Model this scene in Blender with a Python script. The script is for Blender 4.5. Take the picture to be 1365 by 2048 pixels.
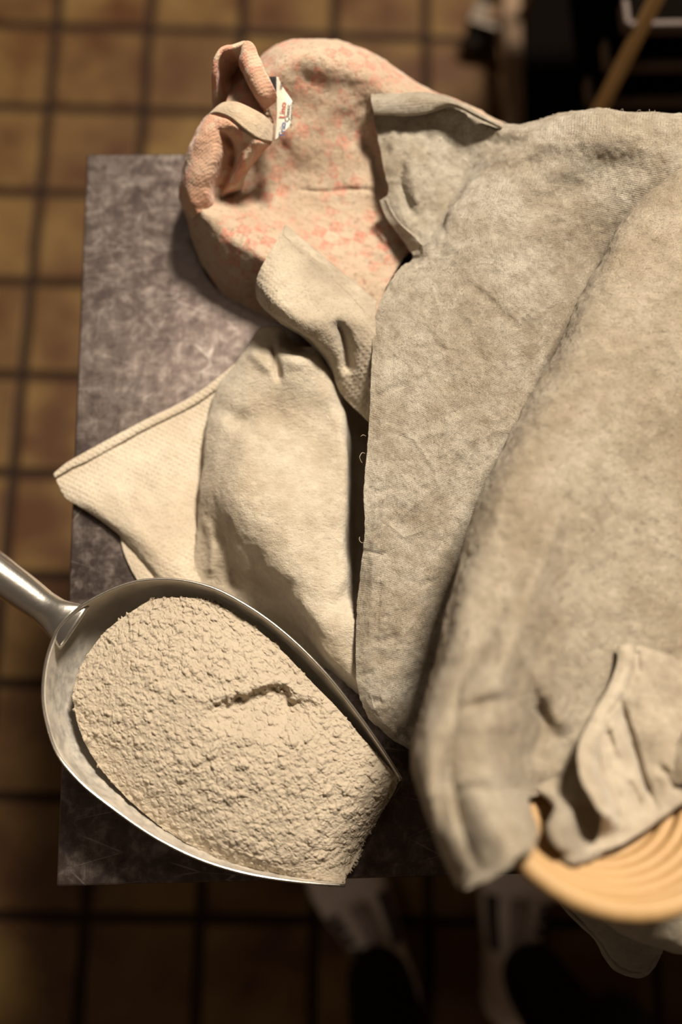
import bpy, math, random
import numpy as np
from mathutils import Matrix, Vector

for o in list(bpy.data.objects): bpy.data.objects.remove(o)
scene = bpy.context.scene
COL = scene.collection
random.seed(7)

# ------------------------------------------------------------------ camera
F_PX = 1991.0                      # focal length in px of a 1365 x 2048 frame (35 mm lens)
TILT, ROLL, YAW = 0.23467, 0.12154, -0.14
CAM_H = 1.678
TABLE_Z = 0.80
def _axes():
    fw = np.array([0, math.sin(TILT), -math.cos(TILT)])
    rt = np.array([1.0, 0, 0]); up = np.array([0, math.cos(TILT), math.sin(TILT)])
    c, s = math.cos(ROLL), math.sin(ROLL)
    rt, up = rt*c + up*s, -rt*s + up*c
    cz, sz = math.cos(YAW), math.sin(YAW)
    Rz = np.array([[cz, -sz, 0], [sz, cz, 0], [0, 0, 1]])
    return Rz@fw, Rz@rt, Rz@up
FW, RT, UP = _axes()
cam_data = bpy.data.cameras.new('camera')
cam = bpy.data.objects.new('camera', cam_data); COL.objects.link(cam)
M = Matrix.Identity(4)
for i in range(3):
    M[i][0] = RT[i]; M[i][1] = UP[i]; M[i][2] = -FW[i]
M[2][3] = CAM_H
cam.matrix_world = M
cam_data.sensor_fit = 'VERTICAL'; cam_data.sensor_height = 36.0
cam_data.lens = F_PX/2048*36.0
cam_data.clip_start = 0.02
cam_data.dof.use_dof = True
cam_data.dof.focus_distance = 0.81
cam_data.dof.aperture_fstop = 1.5
scene.camera = cam

# ------------------------------------------------------------------ world, lights, exposure
world = bpy.data.worlds.new('world'); scene.world = world
world.use_nodes = True
world.node_tree.nodes['Background'].inputs[0].default_value = (1.0, 0.74, 0.48, 1)
world.node_tree.nodes['Background'].inputs[1].default_value = 0.02
def area(name, loc, target, size, size_y, power, color):
    l = bpy.data.lights.new(name, 'AREA'); l.shape = 'RECTANGLE'; l.size = size; l.size_y = size_y
    l.energy = power; l.color = color
    o = bpy.data.objects.new(name, l); COL.objects.link(o)
    o.location = loc
    o.rotation_euler = (Vector(target)-Vector(loc)).to_track_quat('-Z', 'Y').to_euler()
    return o
area('ceiling_lamp_light', (0.80, 1.70, 3.45), (0.05, 0.25, 0.8), 0.55, 0.45, 230, (1.0, 0.885, 0.73))
area('second_ceiling_lamp_light', (-0.62, 1.60, 3.50), (-0.62, 1.60, 0.0), 0.9, 0.6, 2.5, (1.0, 0.88, 0.74))
area('front_fill_light', (-2.0, -0.9, 3.45), (0.1, -0.2, 0.4), 0.9, 0.5, 7, (1.0, 0.84, 0.66))  # added fill to brighten the shoes and near floor, not a known lamp
vs = scene.view_settings
vs.view_transform = 'Standard'; vs.look = 'None'; vs.gamma = 1.0; vs.use_curve_mapping = False
vs.exposure = -0.12

# ------------------------------------------------------------------ geometry helpers
def P(px, py, z):
    """world point seen at photo pixel (px,py) at height z (m above the floor)"""
    px = np.asarray(px, float); py = np.asarray(py, float); z = np.asarray(z, float)
    a = (px-682.5)/F_PX; b = (1024-py)/F_PX
    d = FW + a[..., None]*RT + b[..., None]*UP
    k = (z-CAM_H)/d[..., 2]
    w = d*k[..., None]; w[..., 2] = z
    return w
def PT(px, py, zc):                 # height given in cm above the table top
    return P(px, py, TABLE_Z + np.asarray(zc, float)/100)

def hermite(t, Y, T):
    """non-uniform Catmull-Rom: knots t (k), values Y (k,...), sample at T"""
    k = len(t); m = np.zeros_like(Y)
    d = [(Y[i+1]-Y[i])/(t[i+1]-t[i]) for i in range(k-1)]
    for i in range(k):
        if i == 0: m[i] = d[0]
        elif i == k-1: m[i] = d[-1]
        else:
            h0, h1 = t[i]-t[i-1], t[i+1]-t[i]
            m[i] = (h1*d[i-1]+h0*d[i])/(h0+h1)
    idx = np.clip(np.searchsorted(t, T, side='right')-1, 0, k-2)
    h = (t[idx+1]-t[idx]); s = (T-t[idx])/h
    sh = (-1,)+(1,)*(Y.ndim-1); s = s.reshape(sh); h = h.reshape(sh)
    return ((2*s**3-3*s**2+1)*Y[idx] + (s**3-2*s**2+s)*h*m[idx] + (-2*s**3+3*s**2)*Y[idx+1] + (s**3-s**2)*h*m[idx+1])
def chord(pts, zs=25.0):
    q = pts.copy(); q[..., 2] *= zs
    L = np.linalg.norm(np.diff(q, axis=0), axis=-1)
    if L.ndim > 1: L = L.mean(axis=1)
    return np.concatenate([[0], np.cumsum(np.maximum(L, 1e-6))])
def spline(pts, n):
    pts = np.array(pts, float); t = chord(pts)
    return hermite(t, pts, np.linspace(0, t[-1], n))
def grid(rows, nu, nv):
    R = np.array([spline(r, nu) for r in rows])
    t = chord(R)
    return hermite(t, R, np.linspace(0, t[-1], nv))
def seg_dist(x, y, line):
    best = np.full(x.shape, 1e9); par = np.zeros(x.shape)
    L = 0; tot = sum(math.dist(line[i][:2], line[i+1][:2]) for i in range(len(line)-1))
    for i in range(len(line)-1):
        ax, ay = line[i][:2]; bx, by = line[i+1][:2]
        l2 = (bx-ax)**2+(by-ay)**2
        s = np.clip(((x-ax)*(bx-ax)+(y-ay)*(by-ay))/l2, 0, 1)
        d = np.hypot(x-ax-s*(bx-ax), y-ay-s*(by-ay))
        m = d < best; best = np.where(m, d, best); par = np.where(m, (L+s*math.sqrt(l2))/tot, par)
        L += math.sqrt(l2)
    return best, par
def groove(g, line, w, amp, taper=True):
    d, p = seg_dist(g[..., 0], g[..., 1], line)
    a = np.exp(-(d/w)**2)*amp
    if taper: a = a*np.clip(np.minimum(p, 1-p)*5+0.15, 0, 1)
    g[..., 2] += a
def blob(g, x, y, rx, ry, amp, ang=0):
    dx, dy = g[..., 0]-x, g[..., 1]-y
    c, s = math.cos(ang), math.sin(ang)
    g[..., 2] += amp*np.exp(-((dx*c+dy*s)/rx)**2-((-dx*s+dy*c)/ry)**2)

def step(g, line, amp, decay, trans):
    """ledge along a polyline: the side to the right of its direction (lower in the photo) drops and recovers"""
    q = np.stack([g[..., 0]/14, g[..., 1]/14, 0*g[..., 0]], -1)
    x, y = g[..., 0]+9*fbm(q, 1, 2, 5), g[..., 1]+9*fbm(q, 1, 2, 15); best = np.full(x.shape, 1e9); sg = np.zeros(x.shape); par = np.zeros(x.shape); k = len(line)-1
    for i in range(k):
        ax, ay = line[i]; bx, by = line[i+1]; l2 = (bx-ax)**2+(by-ay)**2
        s = np.clip(((x-ax)*(bx-ax)+(y-ay)*(by-ay))/l2, 0, 1); d = np.hypot(x-ax-s*(bx-ax), y-ay-s*(by-ay))
        c = ((bx-ax)*(y-ay)-(by-ay)*(x-ax))
        m = d < best; best = np.where(m, d, best); sg = np.where(m, np.sign(c), sg); par = np.where(m, (i+s)/k, par)
    d = best*sg
    tp = np.clip(np.minimum(par, 1-par)*4, 0, 1)
    g[..., 2] += amp*tp*np.exp(-(np.maximum(d, 0)/decay)**2)/(1+np.exp(-d/trans*2))
def _hash(ix, iy, iz, k=0):
    h = (ix.astype(np.int64)*374761393 + iy.astype(np.int64)*668265263 + iz.astype(np.int64)*2147483647 + k*974634547) & 0xffffffff
    h = ((h ^ (h >> 13))*1274126177) & 0xffffffff
    h = ((h ^ (h >> 16))*2246822519) & 0xffffffff
    return ((h ^ (h >> 15)) & 0xffffff)/float(0xffffff)
def vnoise(p, seed=0):
    i = np.floor(p).astype(np.int64); f = p-i; f = f*f*f*(f*(f*6-15)+10)
    out = 0
    for dx in (0, 1):
        for dy in (0, 1):
            for dz in (0, 1):
                w = (f[..., 0] if dx else 1-f[..., 0])*(f[..., 1] if dy else 1-f[..., 1])*(f[..., 2] if dz else 1-f[..., 2])
                out = out + w*_hash(i[..., 0]+dx, i[..., 1]+dy, i[..., 2]+dz, seed)
    return out*2-1
def fbm(p, scale, octv=3, seed=0, gain=0.5):
    p = p*scale; a = 1; s = 0; n = 0
    for k in range(octv):
        s = s+a*vnoise(p+17.3*k, seed+k); n += a; a *= gain; p = p*2.03
    return s/n
def worley(x, y, seed=0):
    ix = np.floor(x).astype(np.int64); iy = np.floor(y).astype(np.int64); best = np.full(x.shape, 9.0)
    z = np.zeros_like(ix)
    for dx in (-1, 0, 1):
        for dy in (-1, 0, 1):
            cx = ix+dx+_hash(ix+dx, iy+dy, z, seed); cy = iy+dy+_hash(ix+dx, iy+dy, z, seed+5)
            best = np.minimum(best, np.hypot(x-cx, y-cy))
    return best
def grains(x, y, seed, rmin, rmax, keep=1.0):
    """field of round crumbs of random size, one per cell"""
    ix = np.floor(x).astype(np.int64); iy = np.floor(y).astype(np.int64); z = np.zeros_like(ix); best = np.zeros(x.shape)
    for dx in (-1, 0, 1):
        for dy in (-1, 0, 1):
            a, b = ix+dx, iy+dy
            r = rmin+(rmax-rmin)*_hash(a, b, z, seed+9)**2
            r = np.where(_hash(a, b, z, seed+13) < keep, r, 0)
            q = r*r-(x-a-_hash(a, b, z, seed))**2-(y-b-_hash(a, b, z, seed+5))**2
            best = np.maximum(best, np.sqrt(np.maximum(q, 0)))
    return best
def normals(W):
    du = np.gradient(W, axis=1); dv = np.gradient(W, axis=0)
    n = np.cross(du, dv); n /= np.maximum(np.linalg.norm(n, axis=-1, keepdims=True), 1e-12)
    if n[..., 2].mean() < 0: n = -n
    return n

ORIGIN = {}
def empty(name, loc, label, cat, group=None, kind=None):
    o = bpy.data.objects.new(name, None); COL.objects.link(o); o.location = loc
    o.empty_display_size = 0.05
    tag(o, label, cat, group, kind); ORIGIN[o.name] = np.array(loc, float)
    return o
def tag(o, label=None, cat=None, group=None, kind=None):
    if label: o['label'] = label
    if cat: o['category'] = cat
    if group: o['group'] = group
    if kind: o['kind'] = kind
    return o
def mk(name, V, Fc, mat, parent=None, uv=None, smooth=True, loc=None):
    """one mesh object; V in world coordinates"""
    V = np.asarray(V, float).reshape(-1, 3)
    if parent is not None: off = ORIGIN[parent.name]
    else: off = np.array(loc, float) if loc is not None else np.array([V[:, 0].mean(), V[:, 1].mean(), V[:, 2].min()])
    me = bpy.data.meshes.new(name)
    me.from_pydata((V-off).tolist(), [], [tuple(f) for f in Fc])
    if uv is not None:
        l = me.uv_layers.new(name='UVMap')
        vi = np.zeros(len(me.loops), dtype=np.int32); me.loops.foreach_get('vertex_index', vi)
        l.data.foreach_set('uv', np.asarray(uv, float).reshape(-1, 2)[vi].ravel())
    me.polygons.foreach_set('use_smooth', [smooth]*len(me.polygons))
    me.update()
    o = bpy.data.objects.new(name, me); COL.objects.link(o)
    if mat: me.materials.append(mat)
    if parent is not None:
        o.parent = parent; ORIGIN[o.name] = off
    else:
        o.location = off; ORIGIN[o.name] = off
    return o
def sub(name, V, Fc, mat, parent, **k):      # sub-part of a mesh part: the part shares its thing's origin
    return mk(name, V, Fc, mat, parent, **k)
def grid_faces(nv, nu, flip=False, closed=False):
    F = []
    m = nu if closed else nu-1
    for j in range(nv-1):
        for i in range(m):
            a = j*nu+i; b = j*nu+(i+1) % nu; c = (j+1)*nu+(i+1) % nu; d = (j+1)*nu+i
            F.append((a, d, c, b) if flip else (a, b, c, d))
    return F
def sheet(name, g, mat, parent=None, thick=0.0025, wr=(), seed=0, rag=0.0, loc=None):
    """cloth sheet from a grid of (px,py,cm); wr = [(amp_m, scale, octaves)]"""
    W = PT(g[..., 0], g[..., 1], g[..., 2])
    n = normals(W); d = 0
    for k, (a, s, oc) in enumerate(wr): d = d + a*fbm(W, s, oc, seed+11*k)
    if len(wr): W = W + n*np.asarray(d)[..., None]
    if rag:
        for sl in ((0, slice(None)), (-1, slice(None)), (slice(None), 0), (slice(None), -1)):
            W[sl] += rag*np.stack([fbm(W[sl], 350, 2, seed+90), fbm(W[sl], 350, 2, seed+95), 0*W[sl][..., 0]], -1)
    nv, nu = W.shape[:2]
    nn = np.cross(np.gradient(W, axis=1), np.gradient(W, axis=0))
    flip = nn[..., 2].mean() < 0
    u = np.concatenate([np.zeros((nv, 1)), np.cumsum(np.linalg.norm(np.diff(W, axis=1), axis=-1), axis=1)], 1)
    v = np.concatenate([np.zeros((1, nu)), np.cumsum(np.linalg.norm(np.diff(W, axis=0), axis=-1), axis=0)], 0)
    u = np.broadcast_to(u.mean(0), u.shape); v = np.broadcast_to(v.mean(1)[:, None], v.shape)
    o = mk(name, W, grid_faces(nv, nu, flip), mat, parent, uv=np.stack([u, v], -1), loc=loc)
    if thick:
        m = o.modifiers.new('thickness', 'SOLIDIFY'); m.thickness = thick; m.offset = -1
    return o
def box(c, s, rz=0.0, bev=0.0):
    c = np.array(c, float); x, y, z = np.array(s)/2
    V = np.array([[-x, -y, -z], [x, -y, -z], [x, y, -z], [-x, y, -z], [-x, -y, z], [x, -y, z], [x, y, z], [-x, y, z]])
    R = np.array([[math.cos(rz), -math.sin(rz), 0], [math.sin(rz), math.cos(rz), 0], [0, 0, 1]])
    return V@R.T+c, [(0, 3, 2, 1), (4, 5, 6, 7), (0, 1, 5, 4), (1, 2, 6, 5), (2, 3, 7, 6), (3, 0, 4, 7)]
def bevel(o, w, seg=2):
    m = o.modifiers.new('bevel', 'BEVEL'); m.width = w; m.segments = seg; m.limit_method = 'ANGLE'
    return o
def tube(path, rad, ns=12, closed=False, cap=True, squash=None):
    """swept tube; path (n,3), rad scalar or list"""
    path = np.array(path, float); n = len(path)
    rad = np.broadcast_to(np.asarray(rad, float), (n,))
    if closed: T = np.roll(path, -1, 0)-np.roll(path, 1, 0)
    else: T = np.gradient(path, axis=0)
    T /= np.linalg.norm(T, axis=1, keepdims=True)
    ref = np.array([0, 0, 1.0]) if abs(T[0][2]) < 0.9 else np.array([1.0, 0, 0])
    V = []
    x = np.cross(ref, T[0]); x /= np.linalg.norm(x)
    for i in range(n):
        x = x-T[i]*(x@T[i]); x /= np.linalg.norm(x); y = np.cross(T[i], x)
        for k in range(ns):
            a = 2*math.pi*k/ns
            V.append(path[i]+rad[i]*(math.cos(a)*x+math.sin(a)*y))
    F = []
    for i in range(n if closed else n-1):
        j = (i+1) % n
        for k in range(ns):
            k2 = (k+1) % ns
            F.append((i*ns+k, i*ns+k2, j*ns+k2, j*ns+k))
    if cap and not closed:
        F.append(tuple(reversed(range(ns)))); F.append(tuple((n-1)*ns+k for k in range(ns)))
    return np.array(V), F
def join(*parts):
    V = []; F = []; o = 0
    for v, f in parts:
        V.append(np.asarray(v)); F += [tuple(i+o for i in q) for q in f]; o += len(v)
    return np.concatenate(V), F

# ------------------------------------------------------------------ materials
class NT:
    def __init__(s, name):
        s.m = bpy.data.materials.new(name); s.m.use_nodes = True; s.t = s.m.node_tree
        s.b = s.t.nodes['Principled BSDF']; s.out = s.t.nodes['Material Output']
    def n(s, typ, **kw):
        nd = s.t.nodes.new(typ)
        for k, v in kw.items():
            if k in nd.inputs.keys() if hasattr(nd.inputs, 'keys') else False: s.set(nd.inputs[k], v)
            else: setattr(nd, k, v)
        return nd
    def set(s, sock, v):
        if isinstance(v, bpy.types.NodeSocket): s.t.links.new(v, sock)
        else: sock.default_value = v
    def coord(s, kind='Object', scale=(1, 1, 1), rot=(0, 0, 0), loc=(0, 0, 0)):
        tc = s.t.nodes.new('ShaderNodeTexCoord'); mp = s.t.nodes.new('ShaderNodeMapping')
        s.t.links.new(tc.outputs[kind], mp.inputs['Vector'])
        mp.inputs['Scale'].default_value = scale; mp.inputs['Rotation'].default_value = rot; mp.inputs['Location'].default_value = loc
        return mp.outputs[0]
    def noise(s, vec, scale, detail=2, rough=0.5, dist=0.0):
        nd = s.t.nodes.new('ShaderNodeTexNoise'); s.set(nd.inputs['Vector'], vec)
        nd.inputs['Scale'].default_value = scale; nd.inputs['Detail'].default_value = detail
        nd.inputs['Roughness'].default_value = rough; nd.inputs['Distortion'].default_value = dist
        return nd.outputs['Fac']
    def voro(s, vec, scale, feature='F1', out='Distance'):
        nd = s.t.nodes.new('ShaderNodeTexVoronoi'); nd.feature = feature
        s.set(nd.inputs['Vector'], vec); nd.inputs['Scale'].default_value = scale
        return nd.outputs[out]
    def wave(s, vec, scale, direction='X', dist=0.0, dscale=1.0):
        nd = s.t.nodes.new('ShaderNodeTexWave'); nd.bands_direction = direction
        s.set(nd.inputs['Vector'], vec); nd.inputs['Scale'].default_value = scale
        nd.inputs['Distortion'].default_value = dist; nd.inputs['Detail Scale'].default_value = dscale
        return nd.outputs['Fac']
    def ramp(s, fac, stops):
        nd = s.t.nodes.new('ShaderNodeValToRGB'); s.set(nd.inputs[0], fac)
        el = nd.color_ramp.elements
        while len(el) < len(stops): el.new(0.5)
        for e, (p, c) in zip(el, stops):
            e.position = p; e.color = (c, c, c, 1) if not hasattr(c, '__len__') else (*c, 1)
        return nd.outputs[0]
    def mix(s, fac, a, b, blend='MIX'):
        nd = s.t.nodes.new('ShaderNodeMix'); nd.data_type = 'RGBA'; nd.blend_type = blend
        s.set(nd.inputs[0], fac); s.set(nd.inputs[6], a if not isinstance(a, tuple) else (*a, 1)); s.set(nd.inputs[7], b if not isinstance(b, tuple) else (*b, 1))
        return nd.outputs[2]
    def math(s, op, a, b=0.0, clamp=False):
        nd = s.t.nodes.new('ShaderNodeMath'); nd.operation = op; nd.use_clamp = clamp
        s.set(nd.inputs[0], a); s.set(nd.inputs[1], b)
        return nd.outputs[0]
    def bump(s, h, strength, dist, prev=None):
        nd = s.t.nodes.new('ShaderNodeBump'); s.set(nd.inputs['Height'], h)
        nd.inputs['Strength'].default_value = strength; nd.inputs['Distance'].default_value = dist
        if prev is not None: s.t.links.new(prev, nd.inputs['Normal'])
        return nd.outputs[0]
    def fin(s, color=None, rough=None, metal=None, normal=None, sheen=None, spec=None):
        if color is not None: s.set(s.b.inputs['Base Color'], color if not isinstance(color, tuple) else (*color, 1))
        if rough is not None: s.set(s.b.inputs['Roughness'], rough)
        if metal is not None: s.set(s.b.inputs['Metallic'], metal)
        if normal is not None: s.t.links.new(normal, s.b.inputs['Normal'])
        if sheen is not None: s.b.inputs['Sheen Weight'].default_value = sheen
        if spec is not None: s.b.inputs['Specular IOR Level'].default_value = spec
        return s.m

def m_terry(name, c0, c1, stain, fluff=1.0, weave=0.0, seed=0.0, scale=1.0):
    """floured, napped cloth: tone patches, clumped pile, optional plain weave"""
    t = NT(name); v = t.coord('Object', loc=(seed, seed*2, 0))
    big = t.noise(v, 16, 3, 0.55)
    c = t.mix(t.ramp(big, [(0.40, 0), (0.60, 1)]), c0, c1)
    st = t.ramp(t.noise(v, 34, 5, 0.68, 0.5), [(0.48, 0), (0.70, 1)])
    c = t.mix(t.math('MULTIPLY', st, 0.5), c, stain)
    fl = t.noise(v, 620*scale, 5, 0.72)
    clump = t.noise(t.coord('Object', scale=(1.0, 1.7, 1.0), rot=(0, 0, 0.6), loc=(seed, 0, 0)), 210*scale, 5, 0.68, 0.25)
    mid = t.noise(v, 95, 5, 0.7)
    c = t.mix(t.ramp(mid, [(0.34, 0.5), (0.48, 0.0)]), c, stain)
    c = t.mix(t.ramp(mid, [(0.52, 0.0), (0.70, 0.5)]), c, tuple(min(1, x*1.18) for x in c1))
    c = t.mix(t.ramp(clump, [(0.32, 0.5*fluff), (0.43, 0.0)]), c, tuple(x*0.45 for x in c0))
    nrm = t.bump(clump, 0.9*fluff, 0.008)
    nrm = t.bump(fl, 0.9*fluff, 0.0025, nrm)
    if weave:
        uv = t.coord('UV')
        w = t.math('ADD', t.wave(uv, 210, 'X', 1.2, 3), t.wave(uv, 210, 'Y', 1.2, 3))
        nrm = t.bump(w, weave, 0.0008, nrm)
        wr = t.voro(t.coord('Object', loc=(3, 1, 0)), 18, 'DISTANCE_TO_EDGE')
        wr = t.ramp(wr, [(0.0, 0), (0.06, 1)])
        nrm = t.bump(wr, 0.12*weave, 0.002, nrm)
    return t.fin(c, 0.95, 0, nrm, sheen=0.25, spec=0.1)

M_LINEN = m_terry('floured_linen', (0.55, 0.46, 0.345), (0.77, 0.69, 0.56), (0.37, 0.295, 0.205), 1.1, weave=0.3)
M_LINER = m_terry('floured_liner_terry', (0.56, 0.455, 0.325), (0.72, 0.615, 0.47), (0.40, 0.31, 0.21), 1.15, seed=3.1)
M_HEMCL = m_terry('grey_linen', (0.36, 0.30, 0.225), (0.49, 0.42, 0.325), (0.25, 0.205, 0.145), 0.35, weave=0.3, seed=5.3)
M_CREAM = m_terry('cream_towel', (0.50, 0.42, 0.315), (0.61, 0.535, 0.42), (0.42, 0.34, 0.24), 0.55, seed=7.7)
M_HANG_SHADED = m_terry('shaded_grey_cloth', (0.22, 0.18, 0.14), (0.28, 0.24, 0.19), (0.17, 0.14, 0.105), 0.35, weave=0.3, seed=6.1)  # grey darkened to put the basket's shade into the colour
M_UNDER = m_terry('under_terry', (0.48, 0.41, 0.30), (0.58, 0.50, 0.38), (0.38, 0.31, 0.22), 0.7, seed=9.2)

def m_waffle(name, c0, c1, k, rot=0.5):
    t = NT(name); v = t.coord('Object')
    big = t.noise(v, 18, 3, 0.55)
    c = t.mix(t.ramp(big, [(0.35, 0), (0.68, 1)]), c0, c1)
    w = t.coord('Object', rot=(0, 0, rot))
    a = t.wave(w, 75, 'X', 0.8, 4); b = t.wave(w, 75, 'Y', 0.8, 4)
    waf = t.math('MULTIPLY', a, b)
    mask = t.ramp(t.noise(v, 14, 2), [(0.4, 0.15), (0.62, 1)])
    waf = t.math('MULTIPLY', waf, mask)
    fl = t.noise(v, 420, 3, 0.6)
    nrm = t.bump(waf, 0.35*k, 0.0022)
    nrm = t.bump(fl, 0.45, 0.0018, nrm)
    c = t.mix(t.math('MULTIPLY', t.ramp(fl, [(0.32, 0.5), (0.5, 0)]), 0.7), c, tuple(x*0.6 for x in c0))
    return t.fin(c, 0.95, 0, nrm, sheen=0.25, spec=0.1)
M_WAFFLE = m_waffle('waffle_towel', (0.48, 0.40, 0.30), (0.59, 0.515, 0.405), 1.0)
M_WAFFLE2 = m_waffle('waffle_towel_corner', (0.29, 0.24, 0.18), (0.50, 0.43, 0.33), 0.9, 0.9)

def m_pink():
    t = NT('pink_checked_terry'); v = t.coord('Object')
    cream0, cream1, pink = (0.50, 0.375, 0.265), (0.62, 0.495, 0.37), (0.62, 0.24, 0.17)
    c = t.mix(t.ramp(t.noise(v, 22, 3), [(0.35, 0), (0.68, 1)]), cream0, cream1)
    uvn = t.coord('Object', scale=(1, 1, 0.25), rot=(0, 0, 0.42))
    warp = t.t.nodes.new('ShaderNodeTexNoise'); t.set(warp.inputs['Vector'], v); warp.inputs['Scale'].default_value = 60
    wv = t.t.nodes.new('ShaderNodeVectorMath'); wv.operation = 'MULTIPLY_ADD'
    t.t.links.new(warp.outputs['Color'], wv.inputs[0]); wv.inputs[1].default_value = (0.0022,)*3; t.t.links.new(uvn, wv.inputs[2])
    ck = t.t.nodes.new('ShaderNodeTexChecker'); t.t.links.new(wv.outputs[0], ck.inputs['Vector'])
    ck.inputs['Scale'].default_value = 85
    ck.inputs['Color1'].default_value = (1, 1, 1, 1); ck.inputs['Color2'].default_value = (0, 0, 0, 1)
    patch = t.ramp(t.noise(v, 26, 3, 0.6), [(0.40, 0.05), (0.58, 0.95)])
    fib = t.ramp(t.noise(v, 330, 3, 0.7), [(0.36, 0.15), (0.6, 1)])
    f = t.math('MULTIPLY', t.math('MULTIPLY', ck.outputs['Fac'], patch), fib)
    wash = t.math('MULTIPLY', t.ramp(t.noise(v, 30, 2), [(0.4, 0), (0.7, 0.4)]), 0.45)
    c = t.mix(wash, c, (0.58, 0.30, 0.20))
    c = t.mix(f, c, pink)
    fl = t.noise(v, 620, 5, 0.7)
    cl = t.noise(v, 240, 5, 0.68)
    c = t.mix(t.ramp(cl, [(0.32, 0.6), (0.48, 0)]), c, (0.24, 0.145, 0.09))
    nrm = t.bump(cl, 0.55, 0.005)
    nrm = t.bump(fl, 0.65, 0.0022, nrm)
    return t.fin(c, 0.95, 0, nrm, sheen=0.25, spec=0.1)
M_PINK = m_pink()
def m_pinkflap():
    t = NT('pink_twill_flap'); v = t.coord('Object')
    c = t.mix(t.ramp(t.noise(v, 24, 3), [(0.35, 0), (0.68, 1)]), (0.56, 0.31, 0.205), (0.60, 0.43, 0.31))
    tw = t.wave(t.coord('Object', rot=(0, 0, -0.35)), 130, 'Y', 2.5, 2)
    c = t.mix(t.math('MULTIPLY', t.ramp(tw, [(0.3, 0), (0.7, 1)]), 0.22), c, (0.62, 0.26, 0.165))
    ck = t.t.nodes.new('ShaderNodeTexChecker'); t.set(ck.inputs['Vector'], t.coord('Object', scale=(1, 1, 0.3), rot=(0, 0, -0.1))); ck.inputs['Scale'].default_value = 88
    ck.inputs['Color1'].default_value = (1, 1, 1, 1); ck.inputs['Color2'].default_value = (0, 0, 0, 1)
    pm = t.ramp(t.noise(v, 30, 2), [(0.48, 0), (0.58, 0.8)])
    c = t.mix(pm, c, (0.60, 0.47, 0.35)); c = t.mix(t.math('MULTIPLY', t.math('MULTIPLY', ck.outputs['Fac'], pm), 0.8), c, (0.58, 0.23, 0.16))
    fl = t.noise(v, 450, 3, 0.6)
    nrm = t.bump(tw, 0.16, 0.0012); nrm = t.bump(fl, 0.5, 0.0018, nrm)
    return t.fin(c, 0.95, 0, nrm, sheen=0.25, spec=0.1)
M_PINKFLAP = m_pinkflap()
def m_plain(name, col, rough=0.7, metal=0.0, bump=0.0, bscale=200, var=0.15, spec=0.5):
    t = NT(name); v = t.coord('Object')
    n = t.noise(v, bscale*0.15, 3)
    c = t.mix(n, tuple(x*(1-var) for x in col), tuple(min(1, x*(1+var)) for x in col))
    nrm = t.bump(t.noise(v, bscale, 3), bump, 0.002) if bump else None
    return t.fin(c, rough, metal, nrm, spec=spec)
M_HEM = m_terry('cream_hem', (0.52, 0.41, 0.29), (0.58, 0.47, 0.35), (0.45, 0.34, 0.24), 0.4, seed=2.2)
M_TAG = m_plain('woven_tag_white', (0.72, 0.66, 0.55), 0.6, bump=0.2, bscale=900, var=0.05)
M_TAGBLACK = m_plain('woven_tag_black', (0.015, 0.013, 0.014), 0.8)
M_INKBLUE = m_plain('ink_blue', (0.09, 0.14, 0.33), 0.7)
M_INKRED = m_plain('ink_red', (0.48, 0.10, 0.07), 0.7)
M_INKBLACK = m_plain('ink_black', (0.02, 0.018, 0.02), 0.7)
M_THREAD = m_plain('loose_thread', (0.62, 0.52, 0.38), 0.9)
M_STITCH = m_plain('stitching', (0.30, 0.20, 0.12), 0.9)

def m_flour():
    t = NT('flour'); v = t.coord('Object')
    c = t.mix(t.noise(v, 30, 3), (0.42, 0.35, 0.265), (0.51, 0.435, 0.335))
    cr = t.math('SUBTRACT', 1.0, t.voro(v, 260, 'SMOOTH_F1')); fine = t.noise(v, 700, 4, 0.65)
    nrm = t.bump(cr, 0.22, 0.003); nrm = t.bump(fine, 0.55, 0.002, nrm)
    return t.fin(c, 1.0, 0, nrm, spec=0.05)
M_FLOUR = m_flour()
def m_scoop():
    t = NT('worn_aluminium'); v = t.coord('Object')
    n = t.noise(v, 40, 4, 0.6); d = t.noise(v, 110, 4, 0.6)
    c = t.mix(t.ramp(n, [(0.35, 0), (0.7, 1)]), (0.52, 0.48, 0.42), (0.70, 0.65, 0.57))
    c = t.mix(t.ramp(d, [(0.5, 0), (0.72, 0.7)]), c, (0.58, 0.50, 0.39))
    r = t.ramp(n, [(0.3, 0.42), (0.7, 0.6)])
    met = t.ramp(d, [(0.40, 0.50), (0.62, 0.12)])
    nrm = t.bump(t.noise(v, 300, 3), 0.12, 0.001)
    return t.fin(c, r, met, nrm)
M_SCOOP = m_scoop()
M_HANDLE = m_plain('polished_aluminium', (0.66, 0.62, 0.56), 0.24, 0.95, 0.06, 260, 0.1)
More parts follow.
